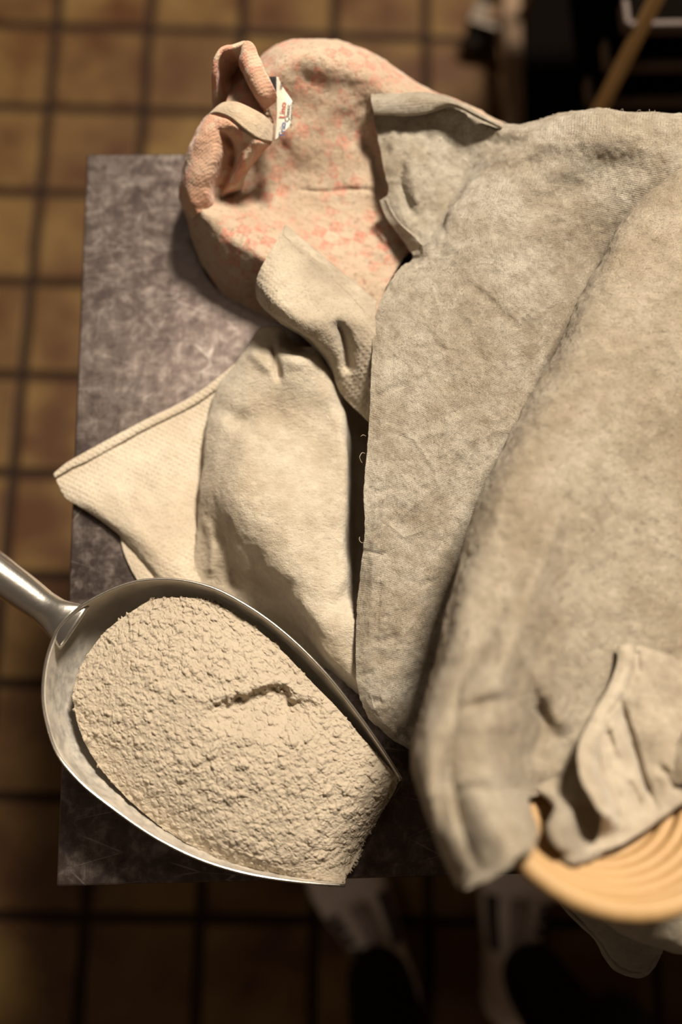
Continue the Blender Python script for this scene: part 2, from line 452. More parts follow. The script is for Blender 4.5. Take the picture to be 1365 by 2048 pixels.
def m_table():
    t = NT('scratched_steel'); v = t.coord('Object')
    n = t.noise(v, 6, 4, 0.6); w = t.noise(v, 60, 8, 0.75, 0.3)
    sc1 = t.noise(t.coord('Object', scale=(1, 0.06, 1), rot=(0, 0, 0.06)), 520, 2, 0.5)
    sc2 = t.noise(t.coord('Object', scale=(0.07, 1, 1), rot=(0, 0, 0.7)), 260, 3, 0.6)
    sc3 = t.voro(t.coord('Object', scale=(1, 0.3, 1), rot=(0, 0, 0.9)), 17, 'DISTANCE_TO_EDGE')
    sc4 = t.voro(t.coord('Object', scale=(0.25, 1, 1), rot=(0, 0, 0.5), loc=(3, 2, 0)), 30, 'DISTANCE_TO_EDGE')
    c = t.mix(t.ramp(n, [(0.35, 0), (0.68, 1)]), (0.074, 0.054, 0.049), (0.175, 0.140, 0.124))
    c = t.mix(t.math('MULTIPLY', t.ramp(w, [(0.48, 0), (0.66, 1)]), 0.5), c, (0.33, 0.285, 0.255))
    c = t.mix(t.ramp(w, [(0.32, 0.8), (0.46, 0)]), c, (0.075, 0.055, 0.055))
    c = t.mix(t.ramp(sc1, [(0.36, 0.35), (0.5, 0)]), c, (0.12, 0.095, 0.09))
    c = t.mix(t.ramp(sc2, [(0.33, 0.5), (0.42, 0)]), c, (0.12, 0.095, 0.09))
    brk = t.ramp(t.noise(v, 25, 2), [(0.45, 0), (0.6, 1)])
    c = t.mix(t.math('MULTIPLY', t.ramp(sc3, [(0.0, 0.6), (0.010, 0)]), brk), c, (0.08, 0.065, 0.06))
    c = t.mix(t.math('MULTIPLY', t.ramp(sc4, [(0.0, 0.6), (0.008, 0)]), brk), c, (0.45, 0.40, 0.36))
    r = t.ramp(w, [(0.35, 0.27), (0.7, 0.42)])
    nrm = t.bump(sc1, 0.06, 0.0006); nrm = t.bump(n, 0.15, 0.004, nrm)
    return t.fin(c, r, 0.88, nrm, spec=0.4)
M_TABLE = m_table()
M_TABLELEG = m_plain('steel_leg', (0.22, 0.19, 0.18), 0.45, 0.8)
def m_tile():
    t = NT('glazed_floor_tile'); v = t.coord('Object')
    oi = t.t.nodes.new('ShaderNodeObjectInfo')
    add = t.t.nodes.new('ShaderNodeVectorMath'); add.operation = 'ADD'
    sc = t.t.nodes.new('ShaderNodeVectorMath'); sc.operation = 'SCALE'; sc.inputs[0].default_value = (7.3, 3.1, 5.7)
    t.t.links.new(oi.outputs['Random'], sc.inputs['Scale']); t.t.links.new(v, add.inputs[0]); t.t.links.new(sc.outputs[0], add.inputs[1])
    n = t.noise(add.outputs[0], 9, 3, 0.5)
    c = t.mix(t.ramp(n, [(0.36, 0), (0.62, 1)]), (0.066, 0.025, 0.007), (0.150, 0.088, 0.027))
    c = t.mix(t.math('MULTIPLY', oi.outputs['Random'], 0.45), c, (0.058, 0.022, 0.008))
    return t.fin(c, t.ramp(n, [(0.3, 0.5), (0.7, 0.65)]), 0, spec=0.22, normal=t.bump(t.noise(add.outputs[0], 60, 2), 0.1, 0.003))
M_TILE = m_tile()
def m_grout():
    t = NT('grout_and_far_tiles')
    c0, s0 = math.cos(-FY), math.sin(-FY); ox, oy = -2.94154*TS, 7.53305*TS
    v = t.coord('Object', rot=(0, 0, -FY), loc=(-ox+20*TS, -oy+20*TS, 0))
    b = t.t.nodes.new('ShaderNodeTexBrick'); t.set(b.inputs['Vector'], v); b.offset = 0.0; b.squash = 1.0
    b.inputs['Scale'].default_value = 1.0; b.inputs['Brick Width'].default_value = TS; b.inputs['Row Height'].default_value = TS
    b.inputs['Mortar Size'].default_value = 0.010; b.inputs['Mortar Smooth'].default_value = 0.0
    b.inputs['Color1'].default_value = (0.07, 0.03, 0.009, 1); b.inputs['Color2'].default_value = (0.13, 0.075, 0.024, 1); b.inputs['Mortar'].default_value = (0.022, 0.012, 0.008, 1)
    return t.fin(b.outputs['Color'], 0.8, 0, spec=0.1)
TS = 0.18
FY = 0.10116-0.14
M_GROUT = m_grout()
def m_cane():
    t = NT('rattan_cane'); v = t.coord('Object')
    n = t.noise(v, 25, 3); f = t.noise(t.coord('Object', scale=(1, 1, 3)), 300, 3)
    c = t.mix(n, (0.37, 0.22, 0.09), (0.48, 0.305, 0.14))
    c = t.mix(t.ramp(f, [(0.3, 0.3), (0.5, 0)]), c, (0.30, 0.165, 0.06))
    return t.fin(c, 0.6, 0, t.bump(f, 0.15, 0.0008))
M_CANE = m_cane()
M_BLACK = m_plain('black_metal', (0.004, 0.003, 0.0025), 1.0, 0.0, spec=0.0)
M_TRAYRIM_LIT = m_plain('lit_tray_rim', (0.095, 0.07, 0.06), 0.7, 0.0)
M_POST = m_plain('beige_post', (0.86, 0.62, 0.30), 0.6)
M_RAIL = m_plain('rack_rail', (0.17, 0.105, 0.06), 0.5, 0.2)
M_RUBBER = m_plain('caster_rubber', (0.02, 0.014, 0.011), 0.7)
M_STEEL = m_plain('caster_steel', (0.14, 0.11, 0.085), 0.5, 0.6)
M_TROUSER = m_plain('black_trousers', (0.010, 0.007, 0.006), 0.9, bump=0.2, bscale=300, spec=0.1)
M_SHOE = m_plain('white_sneaker', (0.68, 0.60, 0.57), 0.6, bump=0.3, bscale=120, var=0.25)
M_SOLE = m_plain('sneaker_sole', (0.50, 0.43, 0.37), 0.7)
M_PANEL = m_plain('shoe_side_panel', (0.05, 0.035, 0.04), 0.8)
M_TONGUE = m_plain('shoe_tongue', (0.30, 0.25, 0.25), 0.8, var=0.3)
M_LACE = m_plain('shoe_lace', (0.62, 0.55, 0.52), 0.8)
M_BLACKSHOE = m_plain('black_shoe', (0.008, 0.007, 0.007), 0.5, spec=0.3)

# ------------------------------------------------------------------ floor
_c, _s = math.cos(FY), math.sin(FY)
def floor_pt(c, r):                 # tile-corner (col,row) of the fitted grid
    X = (-2.94154+c)*TS; Y = (7.53305-r)*TS
    return np.array([X*_c-Y*_s, X*_s+Y*_c])
V, Fc = box((0.3, 0.3, -0.02), (6, 6, 0.03))
fl = mk('floor', V, Fc, M_GROUT, loc=(0, 0, 0), smooth=False)
tag(fl, 'dark brown grout bed of the tiled bakery floor', kind='structure')
V, Fc = box((0, 0, 0), (TS-0.017, TS-0.017, 0.012))
tile_me = None
for r in range(-3, 14):
    for c in range(-3, 10):
        p = floor_pt(c+0.5, r+0.5)
        if tile_me is None:
            t0 = mk('tile', V, Fc, M_TILE, loc=(0, 0, 0), smooth=False); tile_me = t0.data
            bevel(t0, 0.003, 2); o = t0
        else:
            o = bpy.data.objects.new('tile', tile_me); COL.objects.link(o); bevel(o, 0.003, 2)
        o.parent = fl
        o.location = (p[0], p[1], -0.006+random.uniform(-0.0008, 0.0008))
        o.rotation_euler = (random.uniform(-.004, .004), random.uniform(-.004, .004), FY+random.uniform(-.006, .006))

# room shell (out of the frame; it bounces the lamp light)
M_WALL = m_plain('wall_paint', (0.13, 0.095, 0.065), 0.9)
M_CEIL = m_plain('ceiling_paint', (0.16, 0.125, 0.095), 0.9)
for nm, c, sz_, mt in (('wall_back', (0.3, 3.35, 1.8), (6.2, 0.1, 3.7), M_WALL), ('wall_front', (0.3, -2.75, 1.8), (6.2, 0.1, 3.7), M_WALL),
                   ('wall_left', (-2.75, 0.3, 1.8), (0.1, 6.2, 3.7), M_WALL), ('wall_right', (3.35, 0.3, 1.8), (0.1, 6.2, 3.7), M_WALL),
                   ('ceiling', (0.3, 0.3, 3.7), (6.2, 6.2, 0.1), M_CEIL)):
    V, Fc = box(c, sz_); tag(mk(nm, V, Fc, mt, smooth=False), 'plain painted ' + nm.split('_')[0] + ' of the bakery room', kind='structure')

# ------------------------------------------------------------------ work table
tl = PT(176, 308, 0); bl = PT(110, 1773, 0)
X0 = float((tl[0]+bl[0])/2); Y1 = float(tl[1]); Y0 = float(bl[1])
X1 = X0+1.15
tb = empty('work_table', ((X0+X1)/2, (Y0+Y1)/2, 0), 'scratched dark steel work table carrying the cloths and the scoop', 'table')
nx, ny = 120, 80
xs = np.linspace(X0, X1, nx); ys = np.linspace(Y0, Y1, ny)
top = np.stack(np.meshgrid(xs, ys), -1)
V, Fc = box(((X0+X1)/2, (Y0+Y1)/2, TABLE_Z-0.0155), (X1-X0, Y1-Y0, 0.031))
bevel(mk('tabletop', V, Fc, M_TABLE, tb, smooth=False), 0.0016, 2)
for sx in (X0+0.04, X1-0.04):
    for sy in (Y0+0.05, Y1-0.05):
        V, Fc = box((sx, sy, (TABLE_Z-0.031)/2), (0.035, 0.035, TABLE_Z-0.031))
        bevel(mk('leg', V, Fc, M_TABLELEG, tb, smooth=False), 0.003)
for sx in (X0+0.04, X1-0.04):
    V, Fc = box((sx, (Y0+Y1)/2, TABLE_Z-0.06), (0.025, Y1-Y0-0.14, 0.04))
    mk('stretcher', V, Fc, M_TABLELEG, tb, smooth=False)

# ------------------------------------------------------------------ pink towel
pk = empty('pink_towel', tuple(PT(620, 420, 0)), 'pink and cream checked terry towel heaped at the back of the table', 'towel')
rows = [
 [(1010, 262, -2), (1012, 248, 3), (1003, 250, 6), (975, 262, 7.0), (950, 300, 6.2), (940, 330, 5.8), (960, 380, 5.5)],
 [(905, 240, -2), (920, 215, 4), (912, 212, 8), (890, 225, 8.2), (880, 290, 7), (880, 340, 6.2), (920, 400, 5.5)],
 [(815, 215, -2), (838, 176, 4), (832, 174, 8), (818, 190, 9), (815, 270, 7.4), (830, 370, 6), (900, 420, 5.2)],
 [(715, 160, -2), (730, 112, 5), (722, 108, 10), (712, 124, 11), (728, 225, 8), (762, 340, 5.6), (880, 440, 5)],
 [(645, 130, -1), (640, 84, 6), (630, 78, 10), (622, 96, 12), (645, 225, 8.5), (695, 360, 5.2), (860, 455, 4.6)],
 [(580, 140, 0), (566, 92, 6), (560, 90, 10), (568, 112, 11.7), (605, 230, 8.5), (670, 368, 5), (850, 470, 4.5)],
 [(550, 170, 0), (528, 116, 6), (523, 118, 9), (535, 140, 10.8), (580, 250, 8), (650, 375, 4.9), (840, 480, 4.5)],
 [(480, 250, 0), (470, 190, 4), (475, 190, 7), (500, 215, 9), (560, 300, 6.5), (640, 388, 4.8), (830, 490, 4.5)],
 [(400, 390, 0), (385, 330, 3), (378, 322, 6), (405, 345, 7.6), (505, 380, 5), (620, 420, 4.6), (820, 502, 4.5)],
 [(385, 455, 0), (366, 400, 3), (361, 385, 5.5), (385, 398, 7.2), (475, 405, 5.6), (600, 445, 4.8), (805, 520, 4.6)],
 [(400, 500, 0), (378, 448, 2.5), (376, 428, 4.8), (405, 428, 7.2), (495, 440, 6.2), (615, 480, 5.1), (792, 540, 4.6)],
 [(418, 545, 0), (396, 505, 1.5), (398, 478, 4), (432, 458, 6.9), (520, 468, 6.3), (630, 505, 5.3), (782, 558, 4.8)],
 [(445, 590, 0), (425, 557, 1.0), (432, 520, 3.8), (470, 485, 6.8), (550, 492, 6.3), (645, 528, 5.5), (772, 575, 5)],
 [(495, 615, 0), (470, 588, 1.0), (480, 548, 3.8), (515, 508, 6.8), (580, 518, 6.2), (662, 552, 5.6), (768, 592, 5)],
 [(545, 640, 0), (525, 608, 1.2), (535, 575, 3.8), (562, 535, 6.7), (612, 545, 6.2), (682, 575, 5.6), (764, 612, 5)],
 [(640, 680, 0), (620, 660, 1.2), (620, 630, 3.8), (630, 590, 6.2), (660, 590, 6), (710, 610, 5.6), (760, 640, 5)],
]
g = grid(rows, 190, 260)
groove(g, [(590, 380), (650, 384), (700, 378), (740, 380), (790, 388)], 4, -0.22)
blob(g, 450, 395, 35, 14, -0.8, -0.5); blob(g, 570, 260, 30, 25, 0.25)
groove(g, [(700, 250), (745, 300), (770, 380)], 22, -0.5)
blob(g, 600, 290, 50, 30, 0.3); blob(g, 620, 160, 40, 20, -0.35, 0.6); blob(g, 690, 210, 40, 25, 0.3)
groove(g, [(400, 470), (450, 510), (520, 540)], 12, 0.15)
sheet('towel_body', g, M_PINK, pk, 0.004, [(0.0030, 24, 3), (0.0011, 120, 3)], seed=1)
# folded flap with stitched hem
rows = [
 [(432, 214, 11.2), (448, 204, 12.2), (470, 203, 12.8), (510, 220, 12.6), (535, 236, 11.6), (549, 252, 10.4)],
 [(404, 242, 10.6), (428, 224, 12.0), (455, 231, 12.6), (490, 257, 12.6), (520, 277, 11.6), (545, 283, 10.2)],
 [(380, 290, 9.0), (402, 272, 11.2), (435, 270, 11.7), (462, 285, 10.6), (500, 296, 11.2), (530, 300, 9.6)],
 [(364, 340, 6.8), (388, 322, 9.8), (425, 318, 10.6), (462, 318, 9.0), (486, 325, 10.0), (510, 325, 8.2)],
 [(360, 385, 5.8), (382, 366, 8.8), (415, 360, 9.3), (446, 352, 7.8), (472, 352, 8.6), (494, 350, 7.2)],
 [(366, 415, 5.6), (388, 402, 7.9), (412, 392, 8.2), (440, 380, 6.4), (466, 374, 7.3), (486, 374, 6.0)],
 [(384, 440, 5.4), (400, 425, 7.1), (420, 412, 6.9), (440, 398, 5.4), (462, 388, 5.4), (482, 384, 5.0)],
]
g = grid(rows, 110, 130)
groove(g, [(424, 228), (455, 236), (490, 261), (526, 282), (552, 286)], 2.5, -0.14, False)
groove(g, [(440, 262), (458, 280), (470, 300), (466, 335), (445, 378)], 6, -0.8)
groove(g, [(480, 300), (490, 330)], 10, 0.2)
sheet('towel_flap', g, M_PINKFLAP, pk, 0.004, [(0.0012, 45, 3), (0.0004, 160, 2)], seed=2)
hem_rows = [[(q[0], q[1], q[2]+0.18) for q in rows[0]], [(q[0], q[1], q[2]+0.14) for q in rows[1]]]
hm = grid([hem_rows[0], [tuple((np.array(a)+np.array(b))/2+np.array([0, 0, .1])) for a, b in zip(*hem_rows)], hem_rows[1]], 80, 16)
hem = sheet('hem', hm, M_HEM, pk, 0.003, [(0.0005, 80, 2)], seed=3)
tag(hem, 'cream hem band with a dark stitched line')
# standing loop behind the flap
rows = [
 [(427, 222, 7), (440, 222, 7), (466, 220, 7.5)],
 [(424, 190, 10.5), (438, 190, 9.2), (466, 196, 8)],
 [(425, 150, 13), (438, 152, 11), (470, 165, 8)],
 [(429, 116, 14), (443, 124, 12), (474, 145, 8.5)],
 [(441, 97, 14.4), (455, 107, 12.6), (480, 134, 9)],
 [(466, 88, 14.6), (474, 98, 13.6), (486, 128, 9.3)],
 [(490, 81, 14.6), (490, 94, 14.2), (492, 126, 9.6)],
 [(505, 92, 14.4), (495, 106, 14.3), (498, 134, 9.8)],
 [(518, 118, 14), (503, 128, 14), (507, 150, 10)],
 [(533, 150, 13.4), (514, 158, 13.4), (517, 176, 10)],
 [(548, 178, 12.6), (527, 188, 12.6), (528, 204, 10)],
 [(551, 194, 11.6), (538, 209, 11.4), (538, 224, 10)],
]
g = grid(rows, 40, 120)
sheet('towel_loop', g, M_PINKFLAP, pk, 0.004, [(0.0010, 60, 3), (0.0004, 170, 2)], seed=4)
rows = [
 [(470, 128, 8.8), (488, 128, 9.6), (505, 140, 9.6)],
 [(464, 160, 9.4), (488, 160, 10.4), (518, 172, 9.8)],
 [(455, 196, 10.6), (492, 195, 11.0), (534, 206, 10.2)],
 [(448, 216, 11.0), (495, 222, 11.4), (548, 245, 10.2)],
]
sheet('towel_inner_fold', grid(rows, 50, 60), M_PINK, pk, 0.003, [(0.001, 60, 3)], seed=5)
# woven tag
def tagpt(px, py):                   # gently curled strip standing proud of the towel
    t = np.clip((py-150)/130, 0, 1); s = (px-553)/35
    return PT(px, py, 12.4-1.2*t+0.35*np.sin(s*2.2))
outl = [(553, 153, 590), ]
ys_ = np.linspace(154, 280, 40)
lx = np.interp(ys_, [154, 190, 225, 255, 280], [553.5, 552.5, 553, 552, 550.5])
rx = np.interp(ys_, [154, 168, 182, 197, 205, 225, 247, 256, 268, 280], [556, 562, 571, 582, 586.5, 585, 581, 576, 563, 551.5])
GX = np.linspace(0, 1, 14)
W = np.array([[tagpt(l+(r-l)*u, y) for u in GX] for l, r, y in zip(lx, rx, ys_)])
Fg = grid_faces(len(ys_), 14)
nn = np.cross(W[0, 1]-W[0, 0], W[1, 0]-W[0, 0])
if nn[2] < 0: Fg = [tuple(reversed(f)) for f in Fg]
tg = mk('tag', W, Fg, M_TAG, pk)
tg.modifiers.new('thickness', 'SOLIDIFY').thickness = 0.0005
tag(tg, 'small white woven tag with blue, red and black lettering')
W = np.array([[tagpt(x, y) for x in np.linspace(535, 553.5, 5)] for y in np.linspace(153, 190, 8)])
for j in range(8):
    for i in range(5): W[j, i] = tagpt(535+18.5*i/4+ (j/7)*9*(1-i/4), 153+37*j/7)
Fg = grid_faces(8, 5)
if np.cross(W[0, 1]-W[0, 0], W[1, 0]-W[0, 0])[2] < 0: Fg = [tuple(reversed(f)) for f in Fg]
tk = mk('tag_fold', W, Fg, M_TAGBLACK, pk); tk.modifiers.new('thickness', 'SOLIDIFY').thickness = 0.0005
tag(tk, 'black turned-back end of the woven tag')
dg = bpy.context.evaluated_depsgraph_get()
def lettering(text, px, py, ang, size, mat, stretch=1.0):
    """flat lettering printed on the tag; starts at pixel (px,py), baseline direction ang (photo degrees), size = cap height in px"""
    cu = bpy.data.curves.new('t', 'FONT'); cu.body = text; cu.size = 1.0; cu.resolution_u = 3; cu.offset = 0.012
    ob = bpy.data.objects.new('t', cu); COL.objects.link(ob); bpy.context.view_layer.update()
    me = bpy.data.meshes.new_from_object(ob.evaluated_get(bpy.context.evaluated_depsgraph_get()))
    v = np.array([x.co[:] for x in me.vertices]); f = [tuple(p.vertices) for p in me.polygons]
    bpy.data.objects.remove(ob); bpy.data.curves.remove(cu); bpy.data.meshes.remove(me)
    k = size/0.69; a = math.radians(ang)
    x = v[:, 0]*k*stretch; y = v[:, 1]*k
    X = px+x*math.cos(a)+y*math.sin(a)*-1*-1*0 + y*math.cos(a+math.pi/2); Y = py-(x*math.sin(a)+y*math.sin(a+math.pi/2))
    W = np.array([tagpt(p, q) for p, q in zip(X, Y)]); W[:, 2] += 0.0009
    return mk('lettering', W, f, mat, tg)
lettering('Trio', 569, 277, 83, 11.5, M_INKBLUE, 1.08)
lettering('Lino', 570, 238, 84, 11.5, M_INKRED, 1.12)
lettering('Classic', 578, 245, 84, 8, M_INKBLACK, 1.12)
lettering('up -Germany', 583.5, 258, 86, 5.5, M_INKBLACK, 1.25)
lettering('100%', 564.5, 181, 80, 5, M_INKBLACK, 1.0)

# ------------------------------------------------------------------ cream corner cloth
cc = empty('cream_cloth', tuple(PT(650, 640, 0)), 'cream cloth whose pointed hemmed corner lies on the pink towel', 'cloth')
rows = [
 [(571, 449, 7.6), (620, 490, 7.6), (680, 541, 7.4), (722, 575, 7.6), (754, 602, 7.9)],
 [(553, 482, 8.8), (600, 520, 9.0), (660, 567, 8.9), (712, 603, 8.8), (752, 630, 8.8)],
 [(530, 520, 9.4), (570, 560, 9.9), (630, 602, 9.8), (700, 628, 9.4), (752, 655, 9.2)],
 [(514, 556, 9.0), (552, 598, 10.4), (610, 633, 10.5), (660, 648, 10.1), (705, 662, 9.3), (752, 690, 9.0)],
 [(512, 580, 8.0), (543, 619, 9.4), (595, 653, 9.8), (643, 678, 9.3), (690, 695, 8.4), (752, 725, 8.5)],
 [(518, 605, 6.4), (553, 640, 7.6), (603, 668, 8.0), (646, 702, 7.6), (686, 742, 6.8), (752, 785, 7.4)],
 [(535, 620, 4.2), (570, 650, 5.0), (612, 680, 5.5), (652, 725, 5.2), (684, 790, 5.0), (745, 850, 6.0)],
]
g = grid(rows, 170, 130)
groove(g, [(583, 492), (640, 540), (690, 585), (725, 622)], 4, -0.20, False)
groove(g, [(668, 638), (684, 665), (694, 700), (700, 750)], 13, -1.3)
groove(g, [(560, 555), (620, 580), (670, 620)], 18, 0.15)
sheet('cloth_sheet', g, M_WAFFLE2, cc, 0.003, [(0.0014, 50, 3), (0.0005, 170, 2)], seed=8)

def hem_strip(line0, line1, lift, mat, parent, seed, n=90):
    a = np.array(line0, float); b = np.array(line1, float)
    r = [a+[0, 0, lift*.5], a*.75+b*.25+[0, 0, lift], a*.25+b*.75+[0, 0, lift], b+[0, 0, lift*.4]]
    return sheet('hem', grid(r, n, 14), mat, parent, 0.0018, [(0.0005, 80, 2)], seed=seed)
tag(hem_strip([(571, 449, 7.7), (620, 490, 7.7), (680, 541, 7.5), (722, 575, 7.7), (754, 602, 8)],
          [(566, 470, 8.3), (606, 505, 8.35), (663, 553, 8.2), (712, 592, 8.3), (748, 622, 8.5)], 0.14, M_HEMCL, cc, 9), 'stitched hem along the corner')
# ------------------------------------------------------------------ waffle towel
wt = empty('waffle_towel', tuple(PT(480, 1000, 0)), 'cream waffle towel in a soft fold, its flat corner jutting over the table edge', 'towel')
rows = [
 [(520, 700, .4), (505, 692, 2.5), (530, 655, 4.6), (560, 655, 5.0), (590, 690, 5.0), (640, 695, 5.5), (682, 742, 4.6), (694, 755, 3.2), (712, 770, 1.2), (765, 800, .8)],
 [(500, 740, .4), (478, 722, 2.5), (505, 700, 4.8), (550, 705, 6.4), (600, 712, 7.3), (645, 720, 6.4), (683, 778, 4.8), (695, 790, 3.2), (714, 805, 1.0), (765, 840, .6)],
 [(462, 790, .4), (440, 765, 2), (475, 758, 4.8), (530, 752, 6.3), (590, 745, 7.4), (640, 765, 6.3), (684, 808, 5.0), (696, 820, 3.2), (716, 835, .9), (765, 870, .6)],
 [(440, 850, .4), (414, 838, 2), (444, 838, 4.9), (495, 832, 5.9), (560, 830, 5.6), (635, 838, 5.3), (686, 862, 5.3), (697, 870, 3.4), (718, 880, .9), (765, 900, .6)],
 [(432, 930, .4), (405, 928, 2), (434, 926, 5.2), (490, 920, 6.7), (560, 920, 6.1), (640, 930, 5.7), (687, 938, 5.6), (697, 942, 3.6), (718, 950, .9), (765, 960, .6)],
 [(425, 1010, .4), (398, 1010, 1.6), (425, 1000, 4.6), (470, 998, 6.9), (550, 1008, 7.1), (640, 1020, 6.6), (688, 1020, 5.9), (698, 1022, 3.8), (718, 1025, 1.0), (765, 1030, .8)],
 [(405, 1090, .3), (390, 1085, .9), (428, 1072, 2.8), (485, 1068, 6.2), (556, 1080, 7.4), (640, 1090, 6.9), (689, 1090, 6.2), (699, 1091, 4.2), (719, 1094, 1.4), (765, 1100, 1.2)],
 [(405, 1170, .3), (384, 1160, .5), (435, 1140, 1.6), (505, 1130, 4.4), (570, 1146, 7.1), (640, 1160, 7.3), (690, 1160, 6.9), (700, 1161, 5.6), (718, 1164, 3.6), (765, 1170, 3.0)],
 [(430, 1220, .3), (410, 1205, .4), (480, 1190, 1.0), (545, 1180, 3.4), (603, 1200, 6.7), (660, 1228, 7.3), (690, 1230, 7.3), (706, 1230, 7.2), (720, 1234, 6.9), (765, 1240, 6.4)],
 [(510, 1270, .3), (500, 1250, .4), (556, 1242, 1.0), (604, 1246, 4.0), (640, 1266, 6.4), (680, 1290, 7.1), (713, 1300, 7.1), (760, 1310, 6.6)],
 [(610, 1330, .3), (590, 1310, .4), (622, 1300, 1.5), (645, 1312, 4.2), (666, 1326, 5.6), (690, 1342, 6.0), (716, 1364, 6.0), (760, 1372, 6.0)],
 [(640, 1360, .2), (632, 1345, .3), (650, 1335, 1.0), (665, 1345, 2.2), (680, 1356, 2.9), (700, 1372, 3.2), (720, 1385, 3.4), (760, 1395, 4)],
]
g = grid(rows, 200, 240)
groove(g, [(545, 690), (552, 725), (560, 765)], 7, -0.9)
groove(g, [(500, 700), (540, 745)], 10, 0.4)
blob(g, 585, 725, 25, 18, 0.5); blob(g, 478, 838, 46, 20, -0.8, 0.5); blob(g, 530, 865, 30, 16, 0.35, 0.5); blob(g, 575, 1010, 70, 60, 0.3); blob(g, 655, 1100, 25, 120, -0.25, -0.3)
groove(g, [(645, 700), (668, 740), (676, 790), (690, 830)], 12, -1.0)
groove(g, [(440, 1060), (460, 1120), (470, 1190)], 14, -0.7)
groove(g, [(505, 1090), (515, 1150), (560, 1200)], 12, -0.45)
groove(g, [(410, 1030), (425, 1100), (420, 1160)], 12, 0.5)
blob(g, 590, 690, 24, 14, -2.2, 0.4)
sheet('towel_fold', g, M_CREAM, wt, 0.003, [(0.0030, 24, 3), (0.0006, 150, 3)], seed=12)
rows = [
 [(107, 948, .9), (135, 925, 1.0), (170, 905, 1.1), (270, 851, 1.2), (400, 783, 1.4), (470, 728, 2.2), (510, 690, 2.8)],
 [(111, 958, .9), (140, 940, 1.0), (178, 924, 1.1), (278, 868, 1.1), (405, 803, 1.3), (475, 750, 2.0), (515, 715, 2.5)],
 [(118, 974, .8), (160, 965, 1.2), (205, 958, 1.4), (295, 925, 1.5), (410, 885, 1.4), (450, 860, 1.5), (500, 840, 1.6)],
 [(133, 998, .7), (175, 1000, 1.3), (225, 1000, 1.6), (305, 990, 1.8), (400, 980, 1.3), (440, 980, 1.2), (480, 970, 1.2)],
 [(180, 1027, .7), (220, 1040, 1.4), (260, 1050, 1.7), (325, 1055, 1.8), (395, 1060, 1.1), (430, 1070, 0.9), (470, 1080, .8)],
 [(245, 1077, .7), (270, 1088, 1.3), (295, 1098, 1.6), (340, 1110, 1.6), (390, 1115, .9), (420, 1130, .7), (460, 1140, .6)],
 [(290, 1128, .7), (305, 1135, 1.2), (325, 1140, 1.4), (360, 1145, 1.4), (395, 1150, .8), (420, 1160, .6), (460, 1180, .5)],
 [(330, 1180, .7), (345, 1185, 1.0), (360, 1190, 1.1), (385, 1195, 1.0), (405, 1200, .6), (430, 1205, .5), (460, 1215, .4)],
]
g = grid(rows, 170, 130)
groove(g, [(112, 957), (180, 924), (278, 869), (405, 803), (470, 752)], 3, -0.13, False)
groove(g, [(220, 960), (260, 1040), (330, 1130)], 16, 0.12); groove(g, [(270, 940), (330, 1040)], 14, -0.12)
sheet('towel_corner', g, M_WAFFLE, wt, 0.003, [(0.0009, 50, 3), (0.0003, 180, 2)], seed=13)
tag(hem_strip([(107, 947, .95), (135, 924, 1.05), (170, 904, 1.15), (270, 850, 1.25), (400, 782, 1.45), (470, 727, 2.25)],
          [(110, 956, .95), (140, 938, 1.05), (177, 921, 1.15), (277, 866, 1.15), (404, 800, 1.35), (474, 746, 2.1)], 0.16, M_WAFFLE, wt, 15), 'narrow stitched hem')
rows = [[(240, 1068, .35), (270, 1085, .5), (320, 1100, .5)], [(246, 1100, .3), (275, 1115, .5), (325, 1125, .5)],
        [(262, 1138, .3), (290, 1150, .5), (340, 1150, .5)], [(282, 1172, .3), (310, 1180, .5), (350, 1180, .5)]]
sheet('towel_underlayer', grid(rows, 40, 50), M_WAFFLE, wt, 0.002, [(0.0005, 70, 2)], seed=14)

